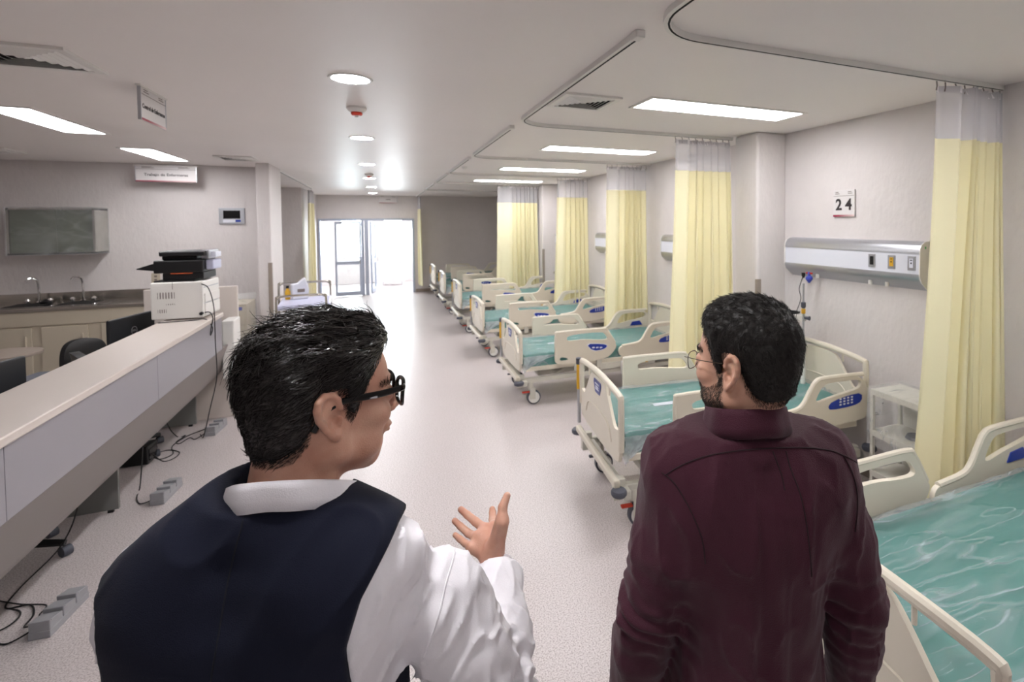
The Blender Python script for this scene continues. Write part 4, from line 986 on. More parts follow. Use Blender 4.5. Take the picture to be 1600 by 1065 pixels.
M_trou = mat('trousers_dark', (30, 32, 40), .8); M_shoe = mat('shoe_black', (20, 18, 18), .3)
M_gl = mat('spectacle_black', (12, 11, 11), .15); M_glm = mat('spectacle_metal', (120, 115, 108), .25, .9)
M_eye = mat('eye_white', (225, 220, 214), .15); M_iris = mat('iris_brown', (45, 28, 20), .1)
M_lip = mat('lip', (150, 92, 84), .4)

def head_prims(jaw=1.0):
    p = []
    a = lambda pr, k: p.append((pr, k))
    a(ell((0, -.012, .045), (.075, .096, .084)), .01)
    a(ell((0, -.035, .03), (.070, .075, .078)), .02)
    a(ell((0, .035, .012), (.060, .060, .078)), .02)
    a(ell((0, -.056, -.028), (.052, .040, .055)), .03)
    a(ell((0, .03, -.04), (.052, .058, .058)), .02)
    for s in (-1, 1):
        a(cone((s * .054, -.002, -.03), (s * .052, .004, -.062), .02, .019), .02)         # jaw angle
        a(cone((s * .052, .004, -.062), (s * .016, .063, -.094), .020 * jaw, .017), .018)
        a(ell((s * .038, .066, -.022), (.024, .024, .024)), .016)                        # cheekbone
        a(cone((s * .010, .092, .028), (s * .042, .078, .030), .0075, .006), .008)       # brow
    a(ell((0, .076, -.076), (.026, .018, .02)), .014)
    for s in (-1, 1): a(ell((s * .034, .052, -.066), (.026, .028, .026)), .018)
    a(ell((0, .068, -.097), (.022, .016, .016)), .016); a(ell((0, .032, -.094), (.036, .046, .022)), .02)                                   # chin
    a(cone((0, .088, .022), (0, .108, -.016), .008, .0115), .009)                         # nose
    a(ell((0, .108, -.02), (.0125, .011, .0095)), .006)
    for s in (-1, 1): a(ell((s * .0125, .100, -.024), (.008, .010, .007)), .005)
    a(ell((0, .089, -.050), (.027, .014, .016)), .01)                                    # muzzle
    a(ell((0, .100, -.0505), (.021, .0065, .0048)), .003); a(ell((0, .098, -.0600), (.018, .0065, .0055)), .003)
    return p
def ear_prims(s):
    """ear at the side, s=+1 right; built along a plane flared out to the rear"""
    o = np.array([s * .073, -.006, -.004]); fl = .42
    def q(u, w, t=0):   # u backwards, w up, t outwards from the ear plane
        u, w, t = u * 1.15, w * 1.13, t * 1.1; w2 = w; u2 = u + w * .22
        n = np.array([s * math.cos(fl), math.sin(fl), 0]); d = np.array([s * math.sin(fl), -math.cos(fl), 0])
        return tuple(o + d * u2 + np.array([0, 0, 1]) * w2 + n * t)
    add = []; cut = []
    rim = [(-.004, .010), (-.002, .022), (.006, .030), (.017, .031), (.026, .024), (.029, .012), (.0275, 0), (.022, -.012), (.014, -.022), (.006, -.029)]
    for a, b in zip(rim, rim[1:]): add.append((cone(q(*a, .006), q(*b, .006), .0046, .0046), .003))
    for k in range(9):
        w = .026 - k * .0063; u0 = .001; u1 = (.020, .024, .026, .026, .025, .022, .018, .013, .009)[k]
        add.append((cone(q(u0, w, -.001), q(u1, w, .001), .0052, .0040), .006))
    add.append((ell(q(.004, -.026, .003), (.0065, .0085, .0095)), .005))
    add.append((cone(q(-.003, -.004, .005), q(-.002, -.012, .004), .0042, .0036), .003))
    cut.append((ell(q(.009, -.002, .009), (.009, .008, .013)), .006)); cut.append((cone(q(.014, .020, .009), q(.022, .004, .009), .0035, .003), .004)); cut.append((ell(q(.004, -.005, .003), (.004, .005, .005)), .003))
    return add, cut
def make_head(neck_to, jaw=1.0, neck_r=.058, res=.0021):
    fd = Field(rng_ax(-.105, .105, res), rng_ax(-.125, .13, res), rng_ax(-.235, .145, res))
    for pr, k in head_prims(jaw): fd.add(pr, k)
    for s in (-1, 1):
        fd.cut(ell((s * .031, .099, .006), (.017, .014, .011)), .008)
    fd.cut(cone((-.02, .1055, -.0553), (.02, .1055, -.0553), .0016, .0016), .002)
    for s in (-1, 1): fd.cut(ell((s * .006, .106, -.031), (.0035, .004, .003)), .002)
    # neck in head space
    fd.add(cone((0, -.028, -.03), neck_to, neck_r - .004, neck_r + .004, (1, .98, 1)), .02)
    for s in (-1, 1):
        fd.add(cone((s * .058, -.022, -.04), (s * .02, neck_to[1] + .06, neck_to[2]), .012, .014), .014)
        fd.add(cone((s * .024, -.062, -.03), (s * .03, neck_to[1] - .022, neck_to[2]), .016, .022), .02)
        ad, cu = ear_prims(s)
        for pr, k in ad: fd.add(pr, k)
        for pr, k in cu: fd.cut(pr, k)
        fd.add(ell((s * .031, .083, .006), (.0155, .0125, .0125)), .003)    # lids over the eyeball
        fd.cut(ell((s * .031, .100, .0045), (.0125, .010, .0045)), .002)
    return fd
def hair_region(kind):
    # hairline height as a function of y (front is +y), plus noise
    if kind == 1: ys_ = [-.13, -.075, -.05, -.034, -.03, -.012, .008, .016, .026, .036, .044, .052, .064, .075, .085, .13]; zs_ = [-.064, -.064, -.058, -.03, .026, .036, .034, -.006, -.012, .026, .046, .060, .078, .090, .092, .090]
    else: ys_ = [-.13, -.075, -.052, -.036, -.03, -.012, .008, .016, .026, .034, .044, .056, .07, .08, .13]; zs_ = [-.056, -.058, -.052, -.028, .024, .034, .032, -.02, -.022, .024, .050, .066, .080, .086, .086]
    return lambda P: np.interp(P[..., 1], ys_, zs_).astype(f32)
def make_hair(kind, res=.0026):
    fd = Field(rng_ax(-.105, .105, res), rng_ax(-.14, .125, res), rng_ax(-.11, .165, res))
    fd.add(ell((0, -.012, .045), (.075, .096, .084)), .01); fd.add(ell((0, -.035, .03), (.070, .075, .078)), .02)
    fd.add(ell((0, .035, .012), (.060, .060, .078)), .02); fd.add(ell((0, -.056, -.028), (.052, .040, .055)), .03); fd.add(cone((0, -.028, -.03), (0, -.05, -.1), .054, .056, (1, .98, 1)), .02)
    for s in (-1, 1): fd.add(cone((s * .024, -.062, -.03), (s * .026, -.070, -.1), .018, .02), .02)
    P = fd.P(); hl = hair_region(kind)(P); z = P[..., 2]
    hgt = np.clip((z - hl) / .05, 0, 1)
    top = np.clip((z - .04) / .07, 0, 1)
    if kind == 1:
        th = .0015 + .007 * hgt + .008 * top + .010 * top * np.clip((P[..., 1] - .03) / .05, 0, 1)
        Q = P * A(1.7, .45, 1.3); n = vnoise(Q, 50, 3) * .0045 + vnoise(Q, 105, 4) * .003
        th = th + n * (hgt + .1) * (.5 + top)
    else:
        th = .0015 + .007 * hgt + .006 * top + .005 * top * np.clip((P[..., 1] - .02) / .05, 0, 1); n = vnoise(P, 75, 5) * .0028 + vnoise(P, 160, 6) * .0015; th = th + n * (hgt + .15) * (.5 + .8 * top)
    d = fd.F - th
    reg = (hl - z) * .6 + vnoise(P, 260, 9) * .0015
    k = .004; h = np.clip(.5 - .5 * (d - reg) / k, 0, 1); fd.F = (d * (1 - h) + reg * h + k * h * (1 - h)).astype(f32)
    return fd
def strands(V, Q, n, seed, flow, length, rad, mask=None, lift=.15, segs=5, root_in=.002, curl=.3, wave=0):
    rnd = np.random.default_rng(seed); Fc = V[Q].mean(1); a = V[Q[:, 1]] - V[Q[:, 0]]; b = V[Q[:, 2]] - V[Q[:, 0]]; Nn = np.cross(a, b); ar = np.linalg.norm(Nn, axis=1); Nn /= ar[:, None] + 1e-12
    w = ar * (mask(Fc) if mask is not None else 1); w = w / w.sum(); pick = rnd.choice(len(Fc), n, p=w)
    P = Fc[pick] + rnd.normal(0, .0012, (n, 3)); N_ = Nn[pick]
    bv = BVHTree.FromPolygons([tuple(p) for p in V], [tuple(int(i) for i in q) for q in Q])
    D = flow(P, N_, rnd); L_ = length(P, rnd) if callable(length) else np.full(n, length) * rnd.uniform(.6, 1.2, n)
    Vv = []; Ff = []; base = 0; ph = rnd.uniform(0, 6, n)
    for i in range(n):
        p = Vector(P[i]) - Vector(N_[i]) * root_in; d = Vector(D[i]); nn = Vector(N_[i]); st = L_[i] / segs; pts = [p]
        d = (d - nn * d.dot(nn)).normalized(); lf = rnd.uniform(0, lift)
        side = nn.cross(d); bend = rnd.normal(0, curl)
        for k in range(segs):
            q = p + (d + nn * lf * (.4 + k * .3) + side * (bend * k * .18 + wave * math.sin(ph[i] + k * 1.6))).normalized() * st
            hit = bv.find_nearest(q)
            if hit[0] is not None:
                dd = (q - hit[0]).dot(hit[1])
                if dd < .0006: q = hit[0] + hit[1] * (.0008 + .0008 * k * lf * 3)
                nn = hit[1]
            d = (q - p).normalized(); d = (d - nn * d.dot(nn) * .7); p = q; pts.append(q)
        r0 = rad * rnd.uniform(.7, 1.3)
        for k, q in enumerate(pts):
            t = (pts[min(k + 1, segs)] - pts[max(k - 1, 0)]).normalized(); u = t.cross(nn).normalized(); v = u.cross(t); r = r0 * (1 - .75 * k / segs)
            for j in range(3): aa = 2.0944 * j; Vv.append(tuple(q + (u * math.cos(aa) + v * math.sin(aa)) * r))
        for k in range(segs):
            for j in range(3): Ff.append((base + k * 3 + j, base + k * 3 + (j + 1) % 3, base + k * 3 + 3 + (j + 1) % 3, base + k * 3 + 3 + j))
        base += (segs + 1) * 3
    return np.array(Vv, f32), np.array(Ff)
def hand_prims(W_, J, r=1.0):
    """W_ wrist point list (forearm in), J dict of joint chains"""
    out = [];
    for nm, ch in J.items():
        rr = {'thumb': (.0135, .0115, .0098, .0075), 'index': (.0098, .0090, .0080, .0068), 'middle': (.0100, .0092, .0082, .0070), 'ring': (.0095, .0086, .0077, .0066), 'pinky': (.0084, .0076, .0068, .0058)}[nm]
        for k in range(len(ch) - 1): out.append((cone(ch[k], ch[k + 1], rr[k] * r, rr[min(k + 1, 3)] * r), .0025 if nm != 'thumb' or k else .006))
    for nm in ('index', 'middle', 'ring', 'pinky'): out.append((cone(W_, J[nm][0], .018 * r, .0112 * r), .009))
    out.append((cone(W_, J['thumb'][1], .018 * r, .0135 * r), .010))
    return out
def frame_hand(wr, dirv, palm, side, curl=.5, spread=.06, sc=1.0, thumb_out=.6):
    """generic relaxed hand joints: dirv fingers, palm = palm normal, side=+1 if thumb is at dirv x palm"""
    d = Vector(dirv).normalized(); pn = Vector(palm); pn = (pn - d * pn.dot(d)).normalized(); sd = d.cross(pn) * side
    wr = Vector(wr); J = {}
    for nm, off, ln, base in (('index', .030, .076, .092), ('middle', .009, .085, .095), ('ring', -.012, .078, .090), ('pinky', -.031, .060, .082)):
        b = wr + d * base * sc + sd * off * sc; ch = [b]; ang = curl * .5; cur = b; seg = (.47, .3, .23)
        for k in range(3):
            dd = (d * math.cos(ang) + pn * math.sin(ang) + sd * spread * off / .03).normalized(); cur = cur + dd * ln * seg[k] * sc; ch.append(cur); ang += curl * .7
        J[nm] = [tuple(p) for p in ch]
    a = wr + d * .022 * sc + sd * .024 * sc + pn * .01; b = a + (d * .75 + sd * thumb_out + pn * .3).normalized() * .042 * sc; c = b + (d * .9 + sd * thumb_out * .5 + pn * .35).normalized() * .034 * sc; e = c + (d + pn * .4).normalized() * .026 * sc
    J['thumb'] = [tuple(p) for p in (a, b, c, e)]
    return J

def tube_on(bv, pts, r, name, m, parent, M_=None, off=.0):
    """thin seam laid on a surface: nearest points of a polyline"""
    out = []
    for p in pts:
        h = bv.find_nearest(Vector(p))
        if h[0] is not None: out.append(h[0] + h[1] * off)
    return MB().tube(out, r, 6).build(name, m, parent, smooth=True)
def cam_ray(x, y): return RT * ((x - 950) / 814.1) + DN * ((y - 374.64) / 814.1) + FW
def seam_rays(bv, Wi, pts, r, name, m, parent, off=.0):
    """seam whose course was measured in the photo, laid on the cloth surface"""
    o = Wi @ Vector((0, 0, 1.95)); out = []
    for x, y in catmull(pts, 8):
        h = bv.ray_cast(o, (Wi.to_3x3() @ cam_ray(x, y)).normalized())
        if h[0] is not None: out.append(h[0] + h[1] * off)
    if len(out) > 2:
        for _ in range(4): out = [out[0]] + [(a + b * 2 + c) / 4 for a, b, c in zip(out, out[1:], out[2:])] + [out[-1]]
        out = [h[0] + h[1] * off for h in map(bv.find_nearest, out) if h[0] is not None]
        return MB().tube(out, r, 6).build(name, m, parent, smooth=True)
def ridged(P, sc, seed): return 1 - np.abs(vnoise(P, sc, seed)) * 2
def bvh(V, Q): return BVHTree.FromPolygons([tuple(p) for p in V], [tuple(int(i) for i in q) for q in Q])

def collar_mesh(c, rx, ry, z0, zb, zf, h, gap, tilt, name, m, parent, open_=.35, thick=.0022, flare=.012, droop=.012, n=64):
    """fold-over shirt collar: ring about c; zb back height, zf front height, h fall height"""
    prof = [(-.0, 0.0), (.0, .55), (.001, .9), (.004, 1.0), (.0075, .98), (.0105, .8), (flare * .7 + .006, .4), (flare + .006, 0)]
    v = []; f = []
    for i in range(n + 1):
        a = open_ + (2 * PI - 2 * open_) * i / n + PI / 2      # opening at +y (front)
        ca, sa = math.cos(a), math.sin(a); fr = (1 + sa) / 2     # 0 back .. 1 front
        zt = zb + (zf - zb) * fr; hh = h * (1 + .15 * fr)
        for (o, q) in prof:
            fallz = -droop * (1 if o > .009 else 0) * fr
            e = .0015 * math.sin(9 * a) * (1 if o > .005 else 0)
            r1, r2 = rx + o + e, ry + o + e
            v.append((c[0] + r1 * ca, c[1] + r2 * sa, zt - hh + hh * q + fallz))
    k = len(prof)
    for i in range(n):
        for j in range(k - 1): f.append((i * k + j, (i + 1) * k + j, (i + 1) * k + j + 1, i * k + j + 1))
    o = MB().add(v, f).build(name, m, parent, smooth=True, angle=60)
    s = o.modifiers.new('thickness', 'SOLIDIFY'); s.thickness = thick; s.offset = 0
    return o

def torso_prims(sh_w=.175, sh_z=1.49, chest=.0, belly=.0, neck=(0, 0, 1.55), arms=True, LA=None, RA=None, wide=1.0, ld=0):
    """returns list of (prim,k,tag). Faces +y. shoulders at z sh_z"""
    p = []
    a = lambda pr, k, t='t': p.append((pr, k, t))
    a(ell((0, -.005, 1.30), (.168 * wide, .118 + chest, .20)), .03)
    a(ell((0, .005, 1.14), (.160 * wide + belly, .118 + belly, .18)), .05)
    a(ell((0, 0, .98), (.170 * wide, .118, .14)), .05)
    for s in (-1, 1):
        dz = ld if s < 0 else 0
        a(cone((s * .05, -.012, sh_z + .025 - dz), (s * (sh_w - .01), -.01, sh_z - .022 - dz), .055, .050), .05)
        a(ell((s * .085 * wide, -.055, 1.37), (.085, .058, .125)), .04)      # shoulder blades
        a(ell((s * .08 * wide, .055, 1.36), (.085, .06, .09)), .04)
        a(cone((s * .02, -.02, neck[2] + .0), (s * .13, -.018, sh_z + .018 - dz), .038, .032), .045)    # trapezius
    for s, ar in ((-1, LA), (1, RA)):
        sh, el, wr = ar
        a(cone(sh, [sh[i] * .45 + el[i] * .55 for i in range(3)], .056, .050), .05, 'a')
        a(cone([sh[i] * .45 + el[i] * .55 for i in range(3)], el, .050, .043), .02, 'a')
        a(cone(el, [el[i] * .6 + wr[i] * .4 for i in range(3)], .043, .041), .015, 'a')
        a(cone([el[i] * .6 + wr[i] * .4 for i in range(3)], wr, .041, .030), .015, 'a')
    return p
def body_field(prims, lo, hi, res, off, arm_off=None, tags='ta'):
    fd = Field(rng_ax(lo[0], hi[0], res), rng_ax(lo[1], hi[1], res), rng_ax(lo[2], hi[2], res))
    for pr, k, t in prims:
        if t in tags: fd.add(pr, k, off if t == 't' else (arm_off if arm_off is not None else off))
    return fd
def smax(a, b, k): h = np.clip(.5 - .5 * (a - b) / k, 0, 1); return a * (1 - h) + b * h + k * h * (1 - h)
def seg_coord(P, a, b):
    a, b = A(*a), A(*b); ba = b - a; L_ = np.linalg.norm(ba); t = ((P - a) @ ba) / (L_ * L_); d = np.linalg.norm((P - a) - t[..., None] * ba, axis=-1); return t, d, L_
def sleeve_folds(P, arm, amp, seed):
    """ring-like creases that bunch near the elbow and the cuff"""
    sh, el, wr = arm; out = np.zeros(P.shape[:-1], f32)
    for (a, b, c0) in ((sh, el, 1.0), (el, wr, .0)):
        t, d, L_ = seg_coord(P, a, b); w = np.exp(-((t - c0) / .45) ** 2) * ((t > -.15) & (t < 1.15)) * np.exp(-(d / .09) ** 4)
        sw = vnoise(P, 9, seed) * 2.2 + vnoise(P, 20, seed + 1) * .8
        out += (w * np.sin(t * L_ * 150 + sw * 2.6) * amp).astype(f32)
    return out
def legs(parent, hipz, m, mshoe, belt=True, mb=None):
    fd = Field(rng_ax(-.24, .24, .009), rng_ax(-.16, .2, .009), rng_ax(.03, hipz + .09, .009))
    fd.add(ell((0, 0, hipz - .02), (.172, .122, .12)), .03)
    for s in (-1, 1):
        fd.add(cone((s * .088, 0, hipz - .06), (s * .095, .01, .50), .092, .066), .03); fd.add(cone((s * .095, .01, .50), (s * .1, -.01, .08), .066, .052), .02)
    P = fd.P(); fd.F += (vnoise(P * A(1, 1, 2), 12, 3) * .004).astype(f32); fd.F = np.maximum(fd.F, P[..., 2] - (hipz + .06)); fd.F = np.maximum(fd.F, .055 - P[..., 2])
    V, Q = fd.mesh(); npmesh('trousers', V, Q, m, parent)
    for s in (-1, 1):
        fd = Field(rng_ax(s * .1 - .06, s * .1 + .06, .005), rng_ax(-.13, .21, .005), rng_ax(-.004, .13, .005))
        fd.add(cone((s * .1, -.06, .045), (s * .1, .05, .04), .040, .040), .01); fd.add(cone((s * .1, .05, .03), (s * .105, .14, .028), .040, .034), .02); fd.add(cone((s * .1, -.02, .06), (s * .1, -.02, .1), .042, .042), .01)
        P = fd.P(); fd.F = np.maximum(fd.F, .001 - P[..., 2]); V, Q = fd.mesh(); npmesh('shoe', V, Q, mshoe, parent)

RotA = np.array(Matrix.Rotation(.6, 3, 'Y'), f32); RotB = np.array(Matrix.Rotation(-.5, 3, 'X'), f32)

# ------------------------------------------------------------------ man in the navy vest
def man_vest():
    base = Vector((-.160, .945, 0)); yaw = math.radians(-16)
    t = E('person', base, yaw, 'man with wet black hair and black glasses, navy vest over white shirt, hand raised', 'person')
    Wl = Matrix.Translation(base) @ Matrix.Rotation(yaw, 4, 'Z'); Wi = Wl.inverted()
    L = lambda p: tuple(Wi @ Vector(p))
    def px(x, y, d):   # a point at depth d seen at that photo position, in the person's space
        c = Vector(((x - 950) / 814.1, (y - 374.64) / 814.1, 1)) * d
        return L(Vector((0, 0, 1.95)) + RT * c.x + DN * c.y + FW * c.z)
    HC = Wi @ (Vector((0, 0, 1.95)) + (RT * ((508 - 950) / 814.1) + DN * ((625 - 374.64) / 814.1) + FW) * .855)
    hyaw = math.radians(-70) - yaw
    Mh = Matrix.Translation(HC) @ Matrix.Rotation(hyaw, 4, 'Z') @ Matrix.Rotation(math.radians(-5), 4, 'X') @ Matrix.Rotation(math.radians(0), 4, 'Y') @ Matrix.Scale(1.02, 4)
    nk = Mh.inverted() @ Vector((.02, -.01, HC.z - .20))
    fd = make_head(tuple(nk), 1.08, .062); V, Q = fd.mesh(); V = relax(V, Q, 1, .4); Vh = xf(V, Mh)
    # arms
    RS = px(686, 936, .89); RE = px(776, 1105, .90); RW = px(775, 882, 1.12)
    LS = (-.152, .03, 1.395); LE = (-.215, .09, 1.165); LW = (-.15, .27, 1.02)
    RA = (RS, RE, RW); LA = (LS, LE, LW)
    pr = torso_prims(.175, 1.440, .0, .005, (0, -.015, 1.53), LA=LA, RA=RA, wide=1.02, ld=.028)
    # right hand, palm turned up and left, thumb raised
    h = lambda X_, Y_, d: px(660 + X_ / 5.915, 740 + Y_ / 5.915, d)
    J = {'thumb': [h(700, 620, 1.105), h(735, 440, 1.095), h(742, 305, 1.105), h(782, 200, 1.115)],
         'index': [h(655, 490, 1.160), h(650, 420, 1.195), h(648, 360, 1.210), h(645, 325, 1.215)],
         'middle': [h(580, 510, 1.155), h(490, 440, 1.180), h(415, 378, 1.190), h(355, 328, 1.190)],
         'ring': [h(510, 590, 1.140), h(425, 548, 1.165), h(350, 482, 1.175), h(298, 433, 1.175)],
         'pinky': [h(455, 680, 1.120), h(395, 640, 1.140), h(345, 600, 1.145), h(302, 564, 1.145)]}
    Wp = h(640, 760, 1.12)
    allp = np.array([p for c in J.values() for p in c] + [Wp, RW]); lo, hi = allp.min(0) - .03, allp.max(0) + .03
    fh = Field(rng_ax(lo[0], hi[0], .0016), rng_ax(lo[1], hi[1], .0016), rng_ax(lo[2], hi[2], .0016))
    for p_, k in hand_prims(Wp, J, 1.0): fh.add(p_, k)
    fh.add(cone(RW, Wp, .026, .022), .012); fh.add(ell(tuple((np.array(J['thumb'][0]) + np.array(Wp)) / 2), (.02, .02, .02)), .012)
    # palm plate
    c_ = np.mean([J[n_][0] for n_ in ('index', 'middle', 'ring', 'pinky')] + [Wp], axis=0); fh.add(ell(tuple(c_), (.022, .022, .022)), .012)
    V3, Q3 = fh.mesh(); V3 = relax(V3, Q3, 1, .3)
    # body core and left hand
    fb = body_field(pr, (-.35, -.2, .85), (.47, .45, 1.6), .010, -.012); V2, Q2 = fb.mesh()
    J2 = frame_hand(LW, (.5, .8, .0), (.6, -.6, 0), -1, .6)
    al = np.array([p for c in J2.values() for p in c] + [LW]); lo, hi = al.min(0) - .03, al.max(0) + .03
    f4 = Field(rng_ax(lo[0], hi[0], .003), rng_ax(lo[1], hi[1], .003), rng_ax(lo[2], hi[2], .003))
    for p_, k in hand_prims(LW, J2): f4.add(p_, k)
    V4, Q4 = f4.mesh()
    Vs = []; Qs = []; n = 0
    for v, q in ((Vh, Q), (V2, Q2), (V3, Q3), (V4, Q4)): Vs.append(v); Qs.append(q + n); n += len(v)
    npmesh('body', np.concatenate(Vs), np.concatenate(Qs), M_skin1, t)
    # eyes, brows
    for s in (-1, 1):
        e = MB().lathe([(.0118 * math.sin(a), .0118 * math.cos(a)) for a in np.linspace(0, PI, 12)], n=16)
        e.v = [tuple(Mh @ (Vector(p) + Vector((s * .031, .083, .006)))) for p in e.v]; e.build('eye', M_eye, t, smooth=True, angle=180)
        e = MB().lathe([(.0055 * math.sin(a), .002 * math.cos(a)) for a in np.linspace(0, PI, 6)], n=14)
        e.v = [tuple(Mh @ (Vector((p[0], p[2], p[1])) + Vector((s * .031, .0945, .006)))) for p in e.v]; e.build('iris', M_iris, t, smooth=True, angle=180)
    # hair
    fh_ = make_hair(1); Vr, Qr = fh_.mesh(); Vr = relax(Vr, Qr, 1, .4)
    hair = npmesh('hair', xf(Vr, Mh), Qr, M_hair1, t)
    def flow(P, N_, r):
        z = np.clip((P[:, 2] - .03) / .08, 0, 1)[:, None]
        side = np.stack([np.sign(P[:, 0]) * .1, -np.ones(len(P)), -.75 * np.ones(len(P))], 1); top = np.stack([P[:, 0] * 2, -np.ones(len(P)), 0 * P[:, 0]], 1)
        return side * (1 - z) + top * z + r.normal(0, .13, P.shape)
    ln = lambda P, r: (.016 + .026 * np.clip((P[:, 2] + .02) / .1, 0, 1)) * r.uniform(.6, 1.25, len(P))
    Va, Fa = strands(Vr, Qr, 7000, 1, flow, ln, .0008, lift=.07, wave=.08)
    sh = npmesh('hair_strands', xf(Va, Mh), Fa, M_hair1, hair)
    # eyebrows + sideburn stubble
    for s_ in (-1, 1):
        Vb, Fb = strands(V, Q, 250, 7 + s_, lambda P, N_, r: np.stack([np.sign(P[:, 0]), .1 * np.ones(len(P)), .25 * np.ones(len(P))], 1) + r.normal(0, .2, P.shape), .009, .0004,
                         mask=lambda F: ((abs(F[:, 2] - .029 + .12 * np.maximum(abs(F[:, 0]) - .032, 0)) < .0045) & (F[:, 1] > .05) & (F[:, 0] * s_ > .012) & (F[:, 0] * s_ < .053)).astype(float) + 1e-12, segs=3)
        npmesh('eyebrow', xf(Vb, Mh), Fb, M_hair1, t)
    # fine short hairs fading out at the temple, nape and sideburn
    hr = hair_region(1)
    def edge(F): z = F[:, 2] - hr(F); return ((z < .006) & (z > -.008) & (F[:, 1] < .07) & (F[:, 2] < .075) & (abs(F[:, 0]) < .075)).astype(float) + 1e-12
    Vb, Fb = strands(V, Q, 2600, 8, flow, .008, .00032, mask=edge, segs=3)
    npmesh('short_hair_edge', xf(Vb, Mh), Fb, M_hair1, t)
    # glasses
    G_ = E('spectacles_frame', (0, 0, 0)); bpy.data.objects.remove(G_)
    g = MB()
    for s in (-1, 1):
        g.tube([Mh @ Vector(p) for p in catmull([(s * .062, .101, .023), (s * .070, .094, .023), (s * .0765, .06, .020), (s * .0785, .015, .018), (s * .0785, -.002, .016)], 5)], .0024, 8, ry=.0055)
        g.tube([Mh @ Vector(p) for p in catmull([(s * .0785, -.002, .015), (s * .079, -.018, .008), (s * .079, -.03, -.010), (s * .078, -.036, -.022)], 5)], .0030, 8, ry=.0052)
        rim = [(s * (.034 + .027 * math.copysign(abs(math.cos(a)) ** .75, math.cos(a))), .112 - .012 * ((.034 + .027 * math.cos(a)) / .06) ** 2 * 1.0, .009 + .021 * math.copysign(abs(math.sin(a)) ** .75, math.sin(a))) for a in np.linspace(0, 2 * PI, 33)]
        g.tube([Mh @ Vector(p) for p in rim], .0032, 8, caps=False)
    g.tube([Mh @ Vector(p) for p in [(-.009, .113, .010), (0, .115, .013), (.009, .113, .010)]], .003, 8)
    gl = g.build('glasses', M_gl, t, smooth=True)
    for s in (-1, 1):
        rim = [Mh @ Vector((s * (.034 + .026 * math.copysign(abs(math.cos(a)) ** .75, math.cos(a))), .112 - .012 * ((.034 + .026 * math.cos(a)) / .06) ** 2, .009 + .020 * math.copysign(abs(math.sin(a)) ** .75, math.sin(a)))) for a in np.linspace(0, 2 * PI, 25)[:-1]]
        lm = MB(); lm.add([tuple(p) for p in rim], [tuple(range(24))]); lm.build('lens', M_glass, gl)
        MB().tube([Mh @ Vector((s * .0792, .04, .0165)), Mh @ Vector((s * .0797, .052, .0165))], .0006, 4, ry=.0018).build('temple_logo', M_alu, gl)
    # shirt
    lo, hi = (-.34, -.22, .86), (.47, .46, 1.60)
    fs = body_field(pr, lo, hi, .0045, .012, .020); P = fs.P(); quiet = np.where((np.abs(P[..., 0]) < .15) & (P[..., 2] < 1.5), .12, 1).astype(f32)
    fs.F += quiet * (vnoise(P * A(1.5, 1.5, .8), 14, 2) * .004 - np.clip(ridged(P @ RotA * A(1.7, 1.7, .35), 17, 8), 0, 1) ** 3 * .0055 - np.clip(ridged(P @ RotB * A(1.3, 1.3, .35), 36, 9), 0, 1) ** 2 * .0028).astype(f32) + sleeve_folds(P, RA, .006, 3) + sleeve_folds(P, LA, .004, 5)
    # stop at the wrist and the neck
    cuf = lambda arm, e: (seg_coord(P, arm[1], arm[2])[0] - e) * .25 - 10 * (seg_coord(P, arm[1], arm[2])[1] > .09)
    fs.F = smax(fs.F, np.minimum(np.maximum(cuf(RA, .93), -1), 1), .004); fs.F = smax(fs.F, np.maximum(cuf(LA, .93), -1), .004)
    fs.F = smax(fs.F, P[..., 2] - (1.532 + .10 * P[..., 1]), .004).astype(f32)
    V5, Q5 = fs.mesh(); shirt = npmesh('shirt', V5, Q5, M_shirt1, t); bs = bvh(V5, Q5)
    # cuff
    for arm, wdt in ((RA, .0355), (LA, .036)):
        e, w = Vector(arm[1]), Vector(arm[2]); d = (w - e).normalized(); p0 = w - d * .058; p1 = w + d * .004
        m_ = MB(); up = Vector((0, 0, 1)) if abs(d.z) < .9 else Vector((1, 0, 0)); a_ = d.cross(up).normalized(); b_ = d.cross(a_); v = []; f = []; nn = 40
        rows = [(p0 - d * .006, wdt + .010), (p0, wdt + .0115), (p0 + d * .003, wdt + .0085), (w - d * .02, wdt + .004), (p1, wdt + .0015), (p1, wdt - .002), (w - d * .03, wdt - .002)]
        for c, r in rows:
            for k in range(nn): an = 2 * PI * k / nn; v.append(tuple(c + (a_ * math.cos(an) * 1.0 + b_ * math.sin(an) * .82) * (r + .0012 * math.sin(5 * an + c.x * 60))))
        for i in range(len(rows) - 1):
            for k in range(nn): f.append((i * nn + k, i * nn + (k + 1) % nn, (i + 1) * nn + (k + 1) % nn, (i + 1) * nn + k))
        m_.add(v, f).build('cuff', M_shirt1, shirt, smooth=True, angle=60)
    cl = collar_mesh((.036, -.004, 0), .078, .076, 0, 1.588, 1.500, .038, 0, 0, 'collar', M_shirt1, t, open_=.25, flare=.008)
    # armhole seam of the shirt on the right shoulder
    seam_rays(bs, Wi, [(712, 852), (706, 880), (697, 910), (688, 950), (676, 990), (662, 1025)], .0016, 'shoulder_seam', M_shirt1, shirt, off=.0004)
    # vest: torso only, thicker, with armholes and neckline cut
    fv = body_field(pr, (-.26, -.22, .90), (.26, .22, 1.62), .0042, .025, tags='t'); P = fv.P()
    ax = np.abs(P[..., 0]); z = P[..., 2]
    edge = np.interp(z, [.9, 1.10, 1.20, 1.28, 1.36, 1.42, 1.47, 1.51, 1.55, 1.62], [.30, .30, .20, .150, .145, .162, .190, .205, .21, .21]).astype(f32)
